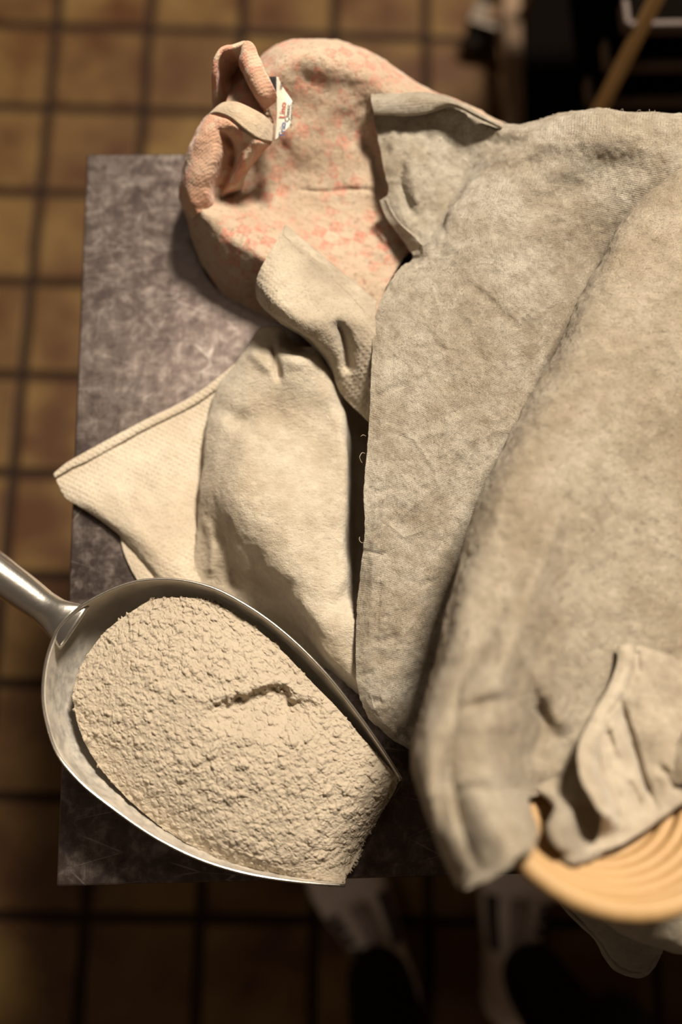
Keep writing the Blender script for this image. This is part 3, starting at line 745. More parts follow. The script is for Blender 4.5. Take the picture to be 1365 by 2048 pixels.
# ------------------------------------------------------------------ large floured linen
ln = empty('linen_cloth', tuple(PT(900, 800, 0)), 'large floured linen cloth with a raw straight edge spread beside the basket', 'cloth')
rows = [
 [(770, 240, 3), (830, 245, 3), (890, 250, 3), (945, 262, 3), (1005, 285, 3), (1060, 290, 3), (1125, 280, 4), (1225, 275, 5), (1365, 280, 6), (1440, 290, 6)],
 [(748, 204, 8), (803, 206, 8.2), (873, 208, 8.4), (932, 219, 8.8), (1000, 250, 9.2), (1056, 248, 10), (1121, 231, 11.8), (1221, 222, 13.2), (1365, 230, 14.2), (1440, 240, 14.4)],
 [(742, 194, 8.8), (800, 200, 9.0), (870, 208, 9.2), (930, 224, 9.5), (1000, 258, 10.2), (1057, 256, 11.4), (1120, 238, 13), (1220, 229, 14.4), (1365, 240, 15.4), (1440, 250, 15.6)],
 [(749, 245, 8.2), (800, 250, 8.5), (870, 257, 8.5), (940, 272, 8.6), (1000, 290, 9.6), (1060, 282, 12), (1120, 270, 13.5), (1220, 266, 15), (1340, 280, 15.6), (1440, 290, 15.8)],
 [(765, 320, 7.5), (810, 325, 8.2), (870, 333, 7.8), (930, 340, 7.6), (972, 332, 9.7), (1040, 330, 12), (1110, 330, 13), (1210, 330, 13.6), (1310, 345, 14.6), (1400, 360, 15)],
 [(778, 385, 7.0), (815, 390, 7.6), (860, 398, 7.2), (900, 400, 7.3), (932, 388, 10), (1000, 400, 11.5), (1080, 410, 12), (1170, 420, 12), (1260, 440, 12.2), (1350, 460, 12)],
 [(766, 412, 6.5), (803, 430, 7.2), (843, 443, 7), (872, 448, 7.3), (898, 440, 9.8), (960, 470, 11.2), (1050, 490, 11.5), (1140, 500, 10.8), (1220, 525, 10), (1300, 550, 9)],
 [(790, 462, 6.4), (815, 470, 6.8), (840, 474, 7.2), (858, 474, 8.2), (882, 472, 9.7), (950, 505, 11), (1040, 530, 11.2), (1125, 545, 10.3), (1200, 565, 9.6), (1270, 590, 9)],
 [(822, 506, 6.3), (835, 500, 7.2), (846, 494, 8.6), (858, 494, 9.3), (882, 505, 9.8), (945, 545, 10.8), (1030, 575, 11), (1110, 595, 10), (1175, 610, 9.3), (1240, 640, 8.8)],
 [(800, 532, 8.7), (815, 538, 9.2), (835, 543, 9.5), (855, 552, 9.7), (895, 575, 10.2), (955, 610, 10.6), (1025, 640, 10.6), (1095, 660, 9.4), (1150, 675, 8.9), (1210, 700, 8.5)],
 [(767, 588, 9.0), (785, 597, 9.4), (812, 607, 9.7), (845, 620, 10), (895, 650, 10.3), (955, 680, 10.3), (1010, 710, 10), (1065, 730, 9), (1120, 745, 8.6), (1180, 770, 8.3)],
 [(748, 650, 9.0), (770, 665, 9.5), (800, 680, 9.8), (840, 700, 10), (895, 730, 10.2), (945, 760, 10), (990, 785, 9.5), (1040, 800, 8.8), (1090, 815, 8.4), (1150, 840, 8)],
 [(743, 760, 9.6), (765, 770, 9.9), (795, 785, 9.7), (835, 800, 10), (885, 830, 10), (930, 855, 9.6), (970, 872, 9), (1010, 885, 8.5), (1060, 900, 8.2), (1120, 920, 8)],
 [(736, 880, 9.9), (757, 886, 10), (785, 893, 9.6), (825, 908, 9.8), (870, 928, 9.6), (910, 945, 9), (945, 958, 8.5), (985, 970, 8.2), (1035, 985, 8), (1090, 1000, 7.8)],
 [(728, 980, 9.9), (750, 985, 10), (780, 992, 9.4), (815, 1003, 9.5), (855, 1022, 9.2), (890, 1035, 8.7), (925, 1048, 8.2), (960, 1055, 8), (1010, 1065, 7.8), (1060, 1075, 7.6)],
 [(730, 1070, 9.5), (750, 1075, 9.7), (775, 1082, 9.2), (810, 1100, 9.2), (845, 1118, 8.9), (880, 1130, 8.3), (910, 1140, 7.9), (945, 1150, 7.7), (990, 1160, 7.5), (1040, 1170, 7.3)],
 [(714, 1190, 8.2), (735, 1193, 8.7), (762, 1198, 8.9), (795, 1208, 8.9), (830, 1220, 8.4), (862, 1230, 7.8), (892, 1240, 7.4), (925, 1248, 7.2), (970, 1255, 7), (1020, 1260, 7)],
 [(711, 1300, 7.9), (730, 1304, 8.3), (755, 1308, 8.4), (785, 1315, 8.2), (815, 1322, 7.7), (843, 1330, 7.1), (870, 1335, 6.8), (900, 1342, 6.6), (945, 1350, 6.5), (1000, 1350, 6.4)],
 [(718, 1392, 7.1), (737, 1397, 7.5), (760, 1402, 7.6), (785, 1408, 7.3), (812, 1415, 6.8), (838, 1421, 6.3), (863, 1427, 6), (893, 1435, 5.8), (940, 1440, 5.7), (990, 1440, 5.6)],
 [(740, 1440, 5.8), (757, 1447, 6.2), (777, 1455, 6.2), (797, 1460, 5.9), (818, 1466, 5.5), (840, 1473, 5.2), (862, 1482, 5), (890, 1490, 4.8), (930, 1495, 4.6), (980, 1495, 4.6)],
 [(786, 1482, 4.4), (796, 1485, 4.5), (808, 1489, 4.5), (820, 1494, 4.3), (832, 1502, 4), (846, 1512, 3.7), (864, 1522, 3.5), (890, 1530, 3.3), (930, 1535, 3.2), (980, 1535, 3.2)],
 [(836, 1515, 2.6), (842, 1520, 2.7), (848, 1528, 2.7), (856, 1534, 2.6), (866, 1540, 2.5), (878, 1548, 2.4), (892, 1554, 2.3), (910, 1560, 2.2), (940, 1565, 2.2), (980, 1565, 2.2)],
 [(850, 1575, 1.8), (856, 1578, 1.9), (862, 1582, 1.9), (870, 1586, 1.8), (880, 1590, 1.8), (890, 1594, 1.7), (902, 1598, 1.7), (918, 1602, 1.6), (945, 1608, 1.6), (980, 1610, 1.6)],
 [(868, 1645, 1.3), (874, 1648, 1.4), (880, 1650, 1.4), (888, 1652, 1.4), (896, 1655, 1.4), (905, 1658, 1.4), (915, 1662, 1.4), (930, 1665, 1.4), (955, 1670, 1.4), (985, 1670, 1.4)],
 [(867, 1664, 1.2), (876, 1672, 1.3), (882, 1677, 1.3), (890, 1684, 1.3), (898, 1690, 1.3), (906, 1694, 1.3), (916, 1698, 1.3), (930, 1702, 1.3), (955, 1704, 1.3), (985, 1704, 1.3)],
]
g = grid(rows, 230, 380)
groove(g, [(825, 490), (838, 540), (815, 575), (820, 600)], 3, -0.12)
groove(g, [(808, 320), (805, 370), (822, 430)], 10, -0.6); groove(g, [(835, 290), (828, 350), (842, 430)], 12, 0.35); groove(g, [(860, 270), (855, 300)], 7, -0.25); groove(g, [(790, 250), (785, 300)], 8, 0.2)
groove(g, [(745, 800), (790, 775), (820, 770)], 7, -0.15); groove(g, [(742, 640), (800, 642)], 4, -0.06)
groove(g, [(720, 1103), (760, 1108), (780, 1105)], 5, -0.22); groove(g, [(715, 1350), (750, 1348)], 5, -0.15)
groove(g, [(720, 1235), (790, 1232)], 6, -0.1)
groove(g, [(745, 1405), (765, 1400)], 9, -0.3); groove(g, [(790, 1470), (815, 1465), (830, 1480)], 10, -0.5)
groove(g, [(770, 620), (766, 800), (755, 1000), (742, 1200), (738, 1380)], 7, 0.10)
groove(g, [(800, 1040), (850, 990), (880, 970)], 5, 0.10); groove(g, [(790, 930), (850, 870), (900, 860)], 6, 0.10); groove(g, [(830, 850), (900, 830), (960, 800)], 8, -0.12)
groove(g, [(900, 600), (960, 700), (970, 760)], 10, -0.12); groove(g, [(850, 640), (900, 700), (920, 790)], 7, 0.1)
for ln_, w_, a_ in (([(792, 600), (783, 800), (770, 1000), (758, 1200), (752, 1370)], 2.5, -0.07), ([(750, 930), (800, 920), (850, 925)], 4, -0.1), ([(770, 1040), (810, 1075), (850, 1060)], 4, 0.12),
                  ([(800, 1150), (840, 1170), (880, 1160)], 6, -0.12), ([(900, 820), (880, 900), (890, 960)], 5, 0.12), ([(830, 700), (870, 690), (920, 710)], 5, -0.12), ([(780, 850), (830, 880), (870, 940), (880, 990)], 4, 0.12),
                  ([(860, 560), (880, 620), (870, 680)], 5, 0.12), ([(930, 560), (1000, 620), (1040, 660)], 9, -0.18), ([(760, 690), (820, 740), (850, 800)], 5, -0.1), ([(745, 985), (790, 975)], 4, -0.12), ([(735, 1290), (800, 1270)], 6, -0.12)):
    groove(g, ln_, w_, a_)
blob(g, 1060, 330, 60, 22, -0.6, -0.5); blob(g, 1140, 380, 80, 30, -0.6, -0.4); blob(g, 1010, 310, 40, 18, 0.3)
sheet('linen_sheet', g, M_LINEN, ln, 0.0022, [(0.0038, 24, 4), (0.0010, 90, 3), (0.0007, 240, 2)], seed=21, rag=0.0006)
# turned-over strip along the top edge
rows = [
 [(742, 188, 9.6), (800, 186, 9.9), (850, 184, 10), (900, 196, 10.2), (950, 220, 10.4), (1002, 250, 10.4)],
 [(743, 205, 10.0), (800, 202, 10.6), (855, 198, 10.8), (903, 204, 11), (955, 228, 11), (1003, 253, 10.5)],
 [(748, 226, 9.6), (800, 228, 10.0), (850, 224, 10.2), (905, 212, 10.7), (958, 234, 10.8), (1003, 257, 10.3)],
 [(751, 229, 8.7), (802, 231, 8.9), (852, 228, 9.1), (908, 216, 9.6), (960, 238, 10), (1004, 259, 10)],
]
g = grid(rows, 120, 30)
sheet('turned_edge', g, M_LINEN, ln, 0.002, [(0.0008, 60, 3), (0.0003, 200, 2)], seed=22)
rows = [[(760, 400, 7.2), (765, 418, 6.8), (775, 440, 6.6), (798, 468, 6.5), (822, 505, 6.4)],
        [(772, 398, 7.4), (785, 425, 7.2), (805, 452, 7.4), (830, 475, 7.8), (846, 492, 8.8)]]
sheet('turned_corner', grid([rows[0], [tuple((np.array(a)+np.array(b))/2+np.array([0, 0, -.1])) for a, b in zip(*rows)], rows[1]], 50, 20), M_LINEN, ln, 0.0015, [(0.0006, 70, 2)], seed=23)
# loose threads on the raw edge
def thread(pts, r=0.00018):
    p = spline(pts, 24); V, Fc = tube(PT(p[:, 0], p[:, 1], p[:, 2]), r, 5)
    return mk('loose_thread', V, Fc, M_THREAD, ln)
thread([(731, 907, 9.2), (724, 906, 9.6), (720, 914, 9.6), (722, 921, 9.4), (725, 926, 9.2)])
thread([(732, 872, 9.1), (726, 870, 9.4), (722, 873, 9.3)])
thread([(730, 1085, 9.0), (723, 1085, 9.2), (719, 1078, 9.3), (720, 1074, 9.3)])
rl = random.Random(3)
for k in range(16):
    x = rl.uniform(1060, 1360); y = np.interp(x, [1056, 1121, 1221, 1365], [247, 230, 221, 229]); z = np.interp(x, [1056, 1121, 1221, 1365], [10.4, 12, 13.4, 14.4])
    a = rl.uniform(-6, 6); h = rl.uniform(2, 7)
    thread([(x, y+2, z), (x+a*.3, y-h*.5, z+.25), (x+a, y-h, z+.3), (x+a*1.6, y-h*.8, z+.35)], 0.0001)

# ------------------------------------------------------------------ cane basket (oval, coiled)
A = PT(1230, 1516, 23.4); B = PT(1440, 800, 13.5)
ax = (B-A); LEN = float(np.linalg.norm(ax)); ax /= LEN
sd = np.cross(ax, [0, 0, 1.0]); sd /= np.linalg.norm(sd); nz = np.cross(sd, ax)
R0 = 0.0905
bk = empty('cane_basket', tuple(A-nz*0.09+ax*LEN/2), 'oval coiled cane proofing basket with pale rings, lined with floured cloth', 'basket')
def stadium(r, n=22):
    pts = []
    for k in range(n+1):
        a = math.pi*k/n; pts.append((-r*math.sin(a), r*math.cos(a)))     # near end
    for k in range(1, 12): pts.append((LEN*k/12, -r))
    for k in range(n+1):
        a = math.pi*k/n; pts.append((LEN+r*math.sin(a), -r*math.cos(a)))
    for k in range(1, 12): pts.append((LEN*(12-k)/12, r))
    return np.array(pts)
NR = 9
for k in range(NR):
    p = stadium(R0-0.0062*k-0.00004*k*k)
    W = A + p[:, :1]*ax + p[:, 1:]*sd - nz*(0.0078*k+0.004)
    V, Fc = tube(W, 0.0047 if k else 0.0070, 10, closed=True)
    mk('cane_ring', V, Fc, M_CANE, bk)
p = stadium(R0-0.0062*NR); q = np.array([p*(1)*1.0])
W = np.concatenate([A+p[:, :1]*ax+p[:, 1:]*sd-nz*(0.0078*(NR-1)+0.002), A+p[:, :1]*ax+p[:, 1:]*sd-nz*(0.0078*(NR-1)+0.012)])
n = len(p)
mk('basket_base', W, [tuple(range(n)), tuple(reversed(range(n, 2*n)))]+[(i, i+n, (i+1) % n+n, (i+1) % n) for i in range(n)], M_CANE, bk, smooth=False)

def over_basket(g, gap=0.0065, outside=True):
    """lift a cloth grid so that it lies on the basket's rim and inner wall"""
    for it in range(4):
        W = PT(g[..., 0], g[..., 1], g[..., 2]); d = W-A
        a = d@ax; b = d@sd; h = d@nz
        dist = np.hypot(a-np.clip(a, 0, LEN), b)-R0
        need = np.where(dist < 0, gap+0.004-1.26*np.maximum(-dist-0.004, 0), gap+0.004-(0.4*dist+45*dist*dist))
        need = np.maximum(need, -0.0078*NR+0.004)
        ok = (dist < (0.022 if outside else 0.004))
        lift = np.where(ok, np.maximum(need-h, 0), 0)
        for q in range(14):
            l2 = lift.copy()
            l2[1:-1] = (lift[:-2]+2*lift[1:-1]+lift[2:])/4; l3 = l2.copy(); l3[:, 1:-1] = (l2[:, :-2]+2*l2[:, 1:-1]+l2[:, 2:])/4
            lift = l3
        g[..., 2] += lift*100*1.05
# ------------------------------------------------------------------ basket liner (high blurred cloth)
li = empty('basket_liner', tuple(PT(1150, 1100, 8)), 'thick floured cloth lining the cane basket and bulging over its side', 'cloth')
rows = [
 [(1440, 320, 14.5), (1420, 300, 15.2), (1430, 298, 15.6), (1445, 296, 15.9), (1465, 294, 16.1), (1490, 292, 16.2)],
 [(1385, 390, 13), (1345, 352, 15.0), (1352, 352, 15.6), (1382, 352, 16.3), (1420, 352, 16.6), (1490, 352, 16.8)],
 [(1325, 425, 11), (1288, 395, 13.9), (1302, 397, 15.5), (1346, 405, 16.7), (1405, 410, 17.0), (1490, 412, 17.0)],
 [(1275, 470, 9), (1236, 450, 13.8), (1262, 458, 16.4), (1310, 470, 17.2), (1380, 475, 17.4), (1480, 480, 17.4)],
 [(1222, 575, 9), (1184, 548, 14.2), (1212, 558, 17.0), (1270, 575, 17.9), (1350, 585, 17.8), (1480, 590, 17.6)],
 [(1178, 680, 9), (1138, 648, 14.8), (1168, 660, 17.6), (1230, 680, 18.5), (1320, 695, 18.2), (1480, 700, 17.6)],
 [(1128, 780, 9), (1088, 746, 15.4), (1122, 760, 18.3), (1190, 782, 19.1), (1290, 800, 18.5), (1480, 810, 17.4)],
 [(1080, 880, 9), (1036, 842, 16.0), (1072, 858, 19.0), (1148, 880, 19.6), (1260, 895, 18.7), (1480, 900, 17.0)],
 [(1035, 975, 9), (990, 928, 16.6), (1027, 948, 19.7), (1108, 968, 20.1), (1230, 990, 18.8), (1480, 1000, 16.8)],
 [(1005, 1065, 9), (955, 1022, 17.2), (993, 1040, 20.4), (1078, 1058, 20.6), (1205, 1080, 18.8), (1480, 1090, 16.8)],
 [(975, 1155, 9), (925, 1122, 17.8), (963, 1140, 21.2), (1050, 1150, 21.1), (1185, 1168, 18.8), (1480, 1175, 16.8)],
 [(950, 1255, 9), (895, 1230, 18.4), (933, 1240, 22.0), (1026, 1248, 21.6), (1165, 1258, 18.8), (1480, 1255, 16.8)],
 [(925, 1355, 9), (866, 1342, 19.0), (905, 1346, 22.8), (1000, 1346, 22.0), (1140, 1340, 18.6), (1480, 1330, 17)],
 [(905, 1455, 9), (844, 1442, 19.4), (884, 1446, 23.4), (980, 1440, 22.2), (1110, 1424, 18.6), (1480, 1400, 17)],
 [(900, 1545, 9), (837, 1532, 19.8), (878, 1532, 23.8), (970, 1522, 22.8), (1095, 1500, 18.8), (1480, 1470, 17)],
 [(912, 1615, 10), (852, 1600, 20.2), (893, 1592, 24.2), (970, 1575, 23.6), (1065, 1560, 19.6), (1140, 1556, 18.2), (1480, 1530, 17)],
 [(930, 1660, 12), (872, 1655, 20.6), (910, 1645, 24.4), (980, 1620, 24.3), (1048, 1598, 21.6), (1090, 1588, 18.8), (1480, 1560, 17.2)],
]
g = grid(rows, 200, 300)
blob(g, 970, 1410, 45, 20, -0.9, -0.35); groove(g, [(1000, 1230), (1020, 1330), (1000, 1400)], 22, 0.4)
groove(g, [(1060, 1330), (1110, 1420), (1140, 1470)], 18, 0.5); groove(g, [(975, 1480), (985, 1560)], 12, -0.35)
blob(g, 1010, 1570, 28, 16, 0.6); groove(g, [(1090, 1400), (1080, 1470), (1060, 1530)], 20, -0.4)
over_basket(g, 0.011)
blob(g, 962, 1412, 42, 17, -0.9, -0.35); blob(g, 985, 1455, 30, 14, 0.4, -0.3); groove(g, [(1040, 1300), (1100, 1400), (1140, 1470)], 16, 0.5); groove(g, [(1085, 1390), (1075, 1460), (1050, 1530)], 20, -0.5)
g[..., 2] -= 0.9*np.clip((np.arange(g.shape[0])/(g.shape[0]-1)-0.95)/0.05, 0, 1)[:, None]
sheet('liner_sheet', g, M_LINER, li, 0.003, [(0.0034, 20, 4), (0.0010, 80, 3), (0.0007, 220, 2)], seed=31)
rows = [
 [(905, 1570, 18), (846, 1568, 20.0), (886, 1562, 24.1), (960, 1560, 23.4), (1035, 1575, 20.6)],
 [(915, 1630, 18), (862, 1628, 20.4), (902, 1614, 24.4), (972, 1602, 24.0), (1054, 1594, 21.5)],
 [(935, 1695, 18), (889, 1697, 20.8), (926, 1680, 24.5), (986, 1652, 24.8), (1064, 1624, 23.0)],
 [(945, 1735, 18.5), (908, 1740, 21), (942, 1716, 24.4), (1002, 1690, 25.1), (1078, 1666, 24.4)],
 [(935, 1762, 19), (922, 1766, 20.8), (958, 1752, 23.2), (1012, 1724, 24.6), (1070, 1692, 24.8)],
 [(940, 1758, 18.5), (930, 1768, 20), (965, 1754, 22), (1016, 1726, 23.8), (1070, 1697, 24.3)],
]
g = grid(rows, 110, 90)
blob(g, 1018, 1622, 20, 24, -1.6, 0.3); groove(g, [(995, 1600), (1035, 1650), (1055, 1680)], 10, 0.25)
over_basket(g, 0.011)
g[..., 2] -= 0.9*np.clip(1-np.arange(g.shape[0])/(g.shape[0]-1)/0.14, 0, 1)[:, None]
sheet('liner_lip', g, M_LINER, li, 0.003, [(0.0016, 30, 3), (0.0006, 110, 3)], seed=32)
rows = [
 [(1040, 1562, 19.5), (1090, 1560, 18.6), (1150, 1535, 18.0), (1260, 1490, 17.6)],
 [(1092, 1586, 19.6), (1118, 1590, 19.4), (1165, 1580, 18.4), (1250, 1560, 17.5)],
 [(1112, 1612, 22.6), (1130, 1616, 22.0), (1168, 1615, 19.2), (1240, 1600, 17.8)],
 [(1100, 1655, 25.0), (1125, 1658, 24.2), (1166, 1655, 20.2), (1235, 1640, 18.4)],
 [(1118, 1700, 24.6), (1140, 1706, 23.8), (1168, 1704, 21.4), (1230, 1680, 19.6)],
 [(1130, 1712, 22.6), (1150, 1722, 22.4), (1172, 1718, 21.4), (1225, 1695, 20.2)],
]
g = grid(rows, 70, 80); over_basket(g, 0.004)
sheet('liner_tongue', g, M_LINER, li, 0.003, [(0.0014, 40, 3), (0.0005, 130, 3)], seed=33)

# ------------------------------------------------------------------ hemmed grey cloth tucked in the basket
hc = empty('hemmed_cloth', tuple(PT(1290, 1480, 17)), 'grey linen cloth with a wide pressed hem, folded into the basket', 'cloth')
rows = [
 [(1237, 1290, 18.6), (1252, 1289, 18.9), (1268, 1290, 18.9), (1310, 1300, 18.9), (1365, 1321, 18.8), (1450, 1350, 18.6)],
 [(1234, 1330, 18.8), (1250, 1335, 19.2), (1264, 1340, 19.1), (1305, 1350, 18.9), (1365, 1378, 18.9), (1450, 1400, 18.7)],
 [(1214, 1382, 19.2), (1232, 1385, 19.6), (1250, 1387, 19.5), (1295, 1400, 18.9), (1365, 1438, 19.0), (1450, 1460, 18.8)],
 [(1185, 1430, 19.8), (1200, 1432, 20.1), (1217, 1433, 20.0), (1262, 1445, 19.1), (1305, 1462, 19.6), (1365, 1490, 19.2), (1450, 1500, 19)],
 [(1161, 1480, 20.8), (1182, 1482, 21.0), (1204, 1483, 20.4), (1248, 1488, 19.6), (1290, 1500, 19.3), (1335, 1512, 19.8), (1450, 1520, 19.4)],
 [(1156, 1520, 21.8), (1177, 1522, 21.8), (1199, 1523, 20.8), (1243, 1530, 19.8), (1285, 1540, 19.3), (1325, 1548, 20), (1450, 1545, 19.6)],
 [(1167, 1562, 22.8), (1188, 1562, 22.6), (1211, 1561, 21.0), (1255, 1568, 20), (1296, 1578, 19.5), (1338, 1570, 20), (1450, 1550, 20)],
 [(1192, 1605, 23.2), (1212, 1606, 22.8), (1232, 1605, 21.2), (1266, 1608, 20.4), (1302, 1610, 20), (1342, 1592, 20.4), (1450, 1552, 20.4)],
 [(1206, 1632, 23.2), (1222, 1636, 22.8), (1238, 1636, 21.3), (1270, 1634, 20.8), (1308, 1624, 20.5), (1348, 1602, 20.8), (1450, 1555, 20.8)],
 [(1200, 1668, 21.3), (1220, 1666, 21.4), (1240, 1660, 21.3), (1272, 1650, 21), (1312, 1634, 20.8), (1352, 1608, 21), (1450, 1558, 21)],
 [(1172, 1702, 21.1), (1205, 1702, 21.2), (1236, 1692, 21.2), (1272, 1672, 21), (1314, 1646, 20.8), (1356, 1614, 20.9), (1450, 1562, 21)],
]
g = grid(rows, 150, 170)
inner = [(1268, 1290), (1264, 1340), (1250, 1387), (1217, 1433), (1204, 1483), (1199, 1523), (1211, 1561), (1234, 1606), (1238, 1640)]
groove(g, inner, 3.0, -0.28, False)
groove(g, [(1240, 1395), (1262, 1470), (1285, 1550), (1310, 1615)], 7, -0.75)
groove(g, [(1222, 1440), (1245, 1520)], 8, 0.3); groove(g, [(1215, 1460), (1225, 1500)], 7, -0.35)
groove(g, [(1315, 1530), (1350, 1560), (1400, 1580)], 8, -0.5); groove(g, [(1255, 1560), (1285, 1620)], 9, -0.5)
groove(g, [(1275, 1300), (1280, 1350)], 5, -0.2)
over_basket(g, 0.006)
sheet('cloth_sheet', g, M_HEMCL, hc, 0.002, [(0.0011, 50, 3), (0.0004, 150, 3)], seed=41)

# ------------------------------------------------------------------ towel pile under the basket and hanging cloth
up = empty('terry_towel', tuple(PT(1300, 1600, 0)), 'thick folded terry towel under the near end of the cane basket', 'towel')
rows = [
 [(960, 1500, 13.0), (1040, 1420, 13), (1150, 1400, 12.5), (1300, 1380, 12), (1500, 1360, 11)],
 [(980, 1600, 13.2), (1060, 1560, 13.4), (1170, 1540, 13.2), (1320, 1510, 13), (1520, 1480, 12)],
 [(1030, 1680, 12.8), (1090, 1670, 13.4), (1190, 1660, 13.6), (1340, 1640, 13.5), (1540, 1600, 12.6)],
 [(1090, 1735, 11.8), (1130, 1745, 12.8), (1205, 1760, 13.2), (1350, 1760, 13.2), (1550, 1720, 12.4)],
 [(1130, 1770, 10.0), (1165, 1792, 11.0), (1225, 1828, 12.0), (1360, 1855, 12.2), (1560, 1830, 11.6)],
 [(1160, 1800, 8.0), (1190, 1828, 8.6), (1240, 1862, 9.6), (1365, 1898, 10.4), (1570, 1890, 10)],
 [(1170, 1800, 5.5), (1200, 1828, 6.2), (1250, 1866, 7.0), (1365, 1908, 8.4), (1570, 1905, 8)],
 [(1160, 1770, 3.0), (1195, 1795, 3.2), (1245, 1830, 3.8), (1360, 1880, 4.8), (1560, 1880, 5)],
 [(1130, 1700, .8), (1170, 1710, .8), (1230, 1720, 1), (1340, 1725, 1), (1540, 1720, 1)],
]
sheet('towel_fold', grid(rows, 120, 120), M_UNDER, up, 0.004, [(0.0018, 30, 3), (0.0007, 120, 3)], seed=51)
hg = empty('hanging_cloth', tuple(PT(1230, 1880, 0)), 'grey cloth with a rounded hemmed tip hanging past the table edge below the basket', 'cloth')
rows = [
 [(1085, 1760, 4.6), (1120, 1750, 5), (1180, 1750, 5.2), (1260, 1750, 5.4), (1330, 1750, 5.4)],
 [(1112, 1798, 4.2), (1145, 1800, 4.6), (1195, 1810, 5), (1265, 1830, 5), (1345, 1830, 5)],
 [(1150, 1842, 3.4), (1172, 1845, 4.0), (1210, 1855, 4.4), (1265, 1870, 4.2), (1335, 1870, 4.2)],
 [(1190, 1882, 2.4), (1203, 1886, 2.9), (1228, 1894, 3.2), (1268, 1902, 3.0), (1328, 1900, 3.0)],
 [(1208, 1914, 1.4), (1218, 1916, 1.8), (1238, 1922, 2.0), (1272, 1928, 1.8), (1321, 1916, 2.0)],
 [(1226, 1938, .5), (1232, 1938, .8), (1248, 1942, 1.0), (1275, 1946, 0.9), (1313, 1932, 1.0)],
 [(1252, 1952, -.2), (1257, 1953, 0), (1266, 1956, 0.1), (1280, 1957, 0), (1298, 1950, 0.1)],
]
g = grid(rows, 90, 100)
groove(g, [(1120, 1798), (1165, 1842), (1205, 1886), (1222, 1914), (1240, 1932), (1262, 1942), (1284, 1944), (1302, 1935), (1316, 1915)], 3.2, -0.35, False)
sheet('cloth_sheet', g, M_HANG_SHADED, hg, 0.002, [(0.0008, 50, 3), (0.0003, 160, 2)], seed=52)

# ------------------------------------------------------------------ scoop and flour
sp = empty('flour_scoop', tuple(PT(420, 1450, 0)), 'worn aluminium flour scoop heaped with pale flour at the table corner', 'scoop')
rim = [(805, 1560, 5.6), (760, 1490, 6.6), (710, 1420, 7.2), (650, 1345, 7.7), (580, 1275, 8.0), (500, 1215, 8.2), (420, 1174, 8.3), (330, 1158, 8.4), (260, 1166, 8.5), (200, 1190, 8.6),
       (152, 1220, 8.7), (118, 1255, 8.7), (98, 1300, 8.6), (87, 1355, 8.5), (86, 1402, 8.4), (94, 1448, 8.3), (117, 1511, 8.1), (152, 1555, 8.0), (229, 1619, 7.8), (316, 1678, 7.4), (403, 1720, 7.0), (480, 1744, 6.6), (554, 1758, 6.3), (620, 1766, 5.8), (690, 1771, 5.2)]
NRIM, NT_ = 150, 26
rp = spline(rim, NRIM); RW = PT(rp[:, 0], rp[:, 1], rp[:, 2])
tip_mid = PT(752, 1664, 0.5)
s0 = PT(225, 1330, 0.45); s1 = tip_mid
axd = s1-s0; L2 = (axd@axd)
u = np.clip(((RW-s0)@axd)/L2, 0.02, None)
u[0] = u[-1] = max(u[0], u[-1]); 
tpar = np.linspace(0, 1, NRIM)
SP = s0 + np.clip(u, 0.10, 1.0)[:, None]*axd
fr = np.clip((u-0.75)/0.25, 0, 1)
SP = s0 + np.clip(u, 0.10, 1.0)[:, None]*axd
th = np.linspace(math.pi/2, 0, NT_)
Wb = np.zeros((NT_, NRIM, 3))
for j, a in enumerate(th):
    s_, c_ = math.sin(a)**0.8, 1-math.cos(a)
    Wb[j, :, :2] = SP[:, :2]+(RW[:, :2]-SP[:, :2])*s_
    Wb[j, :, 2] = SP[:, 2]+(RW[:, 2]-SP[:, 2])*c_
ob = mk('scoop_bowl', Wb, grid_faces(NT_, NRIM), M_SCOOP, sp)
md = ob.modifiers.new('thickness', 'SOLIDIFY'); md.thickness = 0.0022; md.offset = 0
# rolled rim bead
V, Fc = tube(RW, 0.0012, 8)
mk('scoop_rim', V, Fc, M_HANDLE, sp)
# handle: flared tube
hp = [(150, 1256, 8.0), (118, 1236, 8.2), (85, 1212, 8.6), (45, 1182, 9.0), (0, 1150, 9.4), (-60, 1106, 9.8), (-130, 1056, 10)]
h = spline(hp, 60); HW = PT(h[:, 0], h[:, 1], h[:, 2])
pxm = (CAM_H-TABLE_Z-0.085)/F_PX
tt = np.linspace(0, 1, 60)
wid = np.interp(h[:, 0][::-1], [-130, 0, 45, 85, 105, 125, 140, 152], [40, 39, 36, 33, 35, 42, 48, 52])[::-1]*pxm
thk = np.interp(h[:, 0][::-1], [-130, 0, 85, 125, 152], [38, 36, 28, 18, 8])[::-1]*pxm
d = np.gradient(HW, axis=0); d /= np.linalg.norm(d, axis=1, keepdims=True)
sx = np.cross(d, [0, 0, 1.0]); sx /= np.linalg.norm(sx, axis=1, keepdims=True); sz = np.cross(sx, d)
ns = 20; Vh = []
for i in range(60):
    for k in range(ns):
        a = 2*math.pi*k/ns; Vh.append(HW[i]+sx[i]*wid[i]*math.cos(a)+sz[i]*thk[i]*math.sin(a))
Fh = grid_faces(60, ns, closed=True)+[tuple(range(ns)), tuple(reversed(range(59*ns, 60*ns)))]
mk('handle', np.array(Vh), Fh, M_HANDLE, sp)
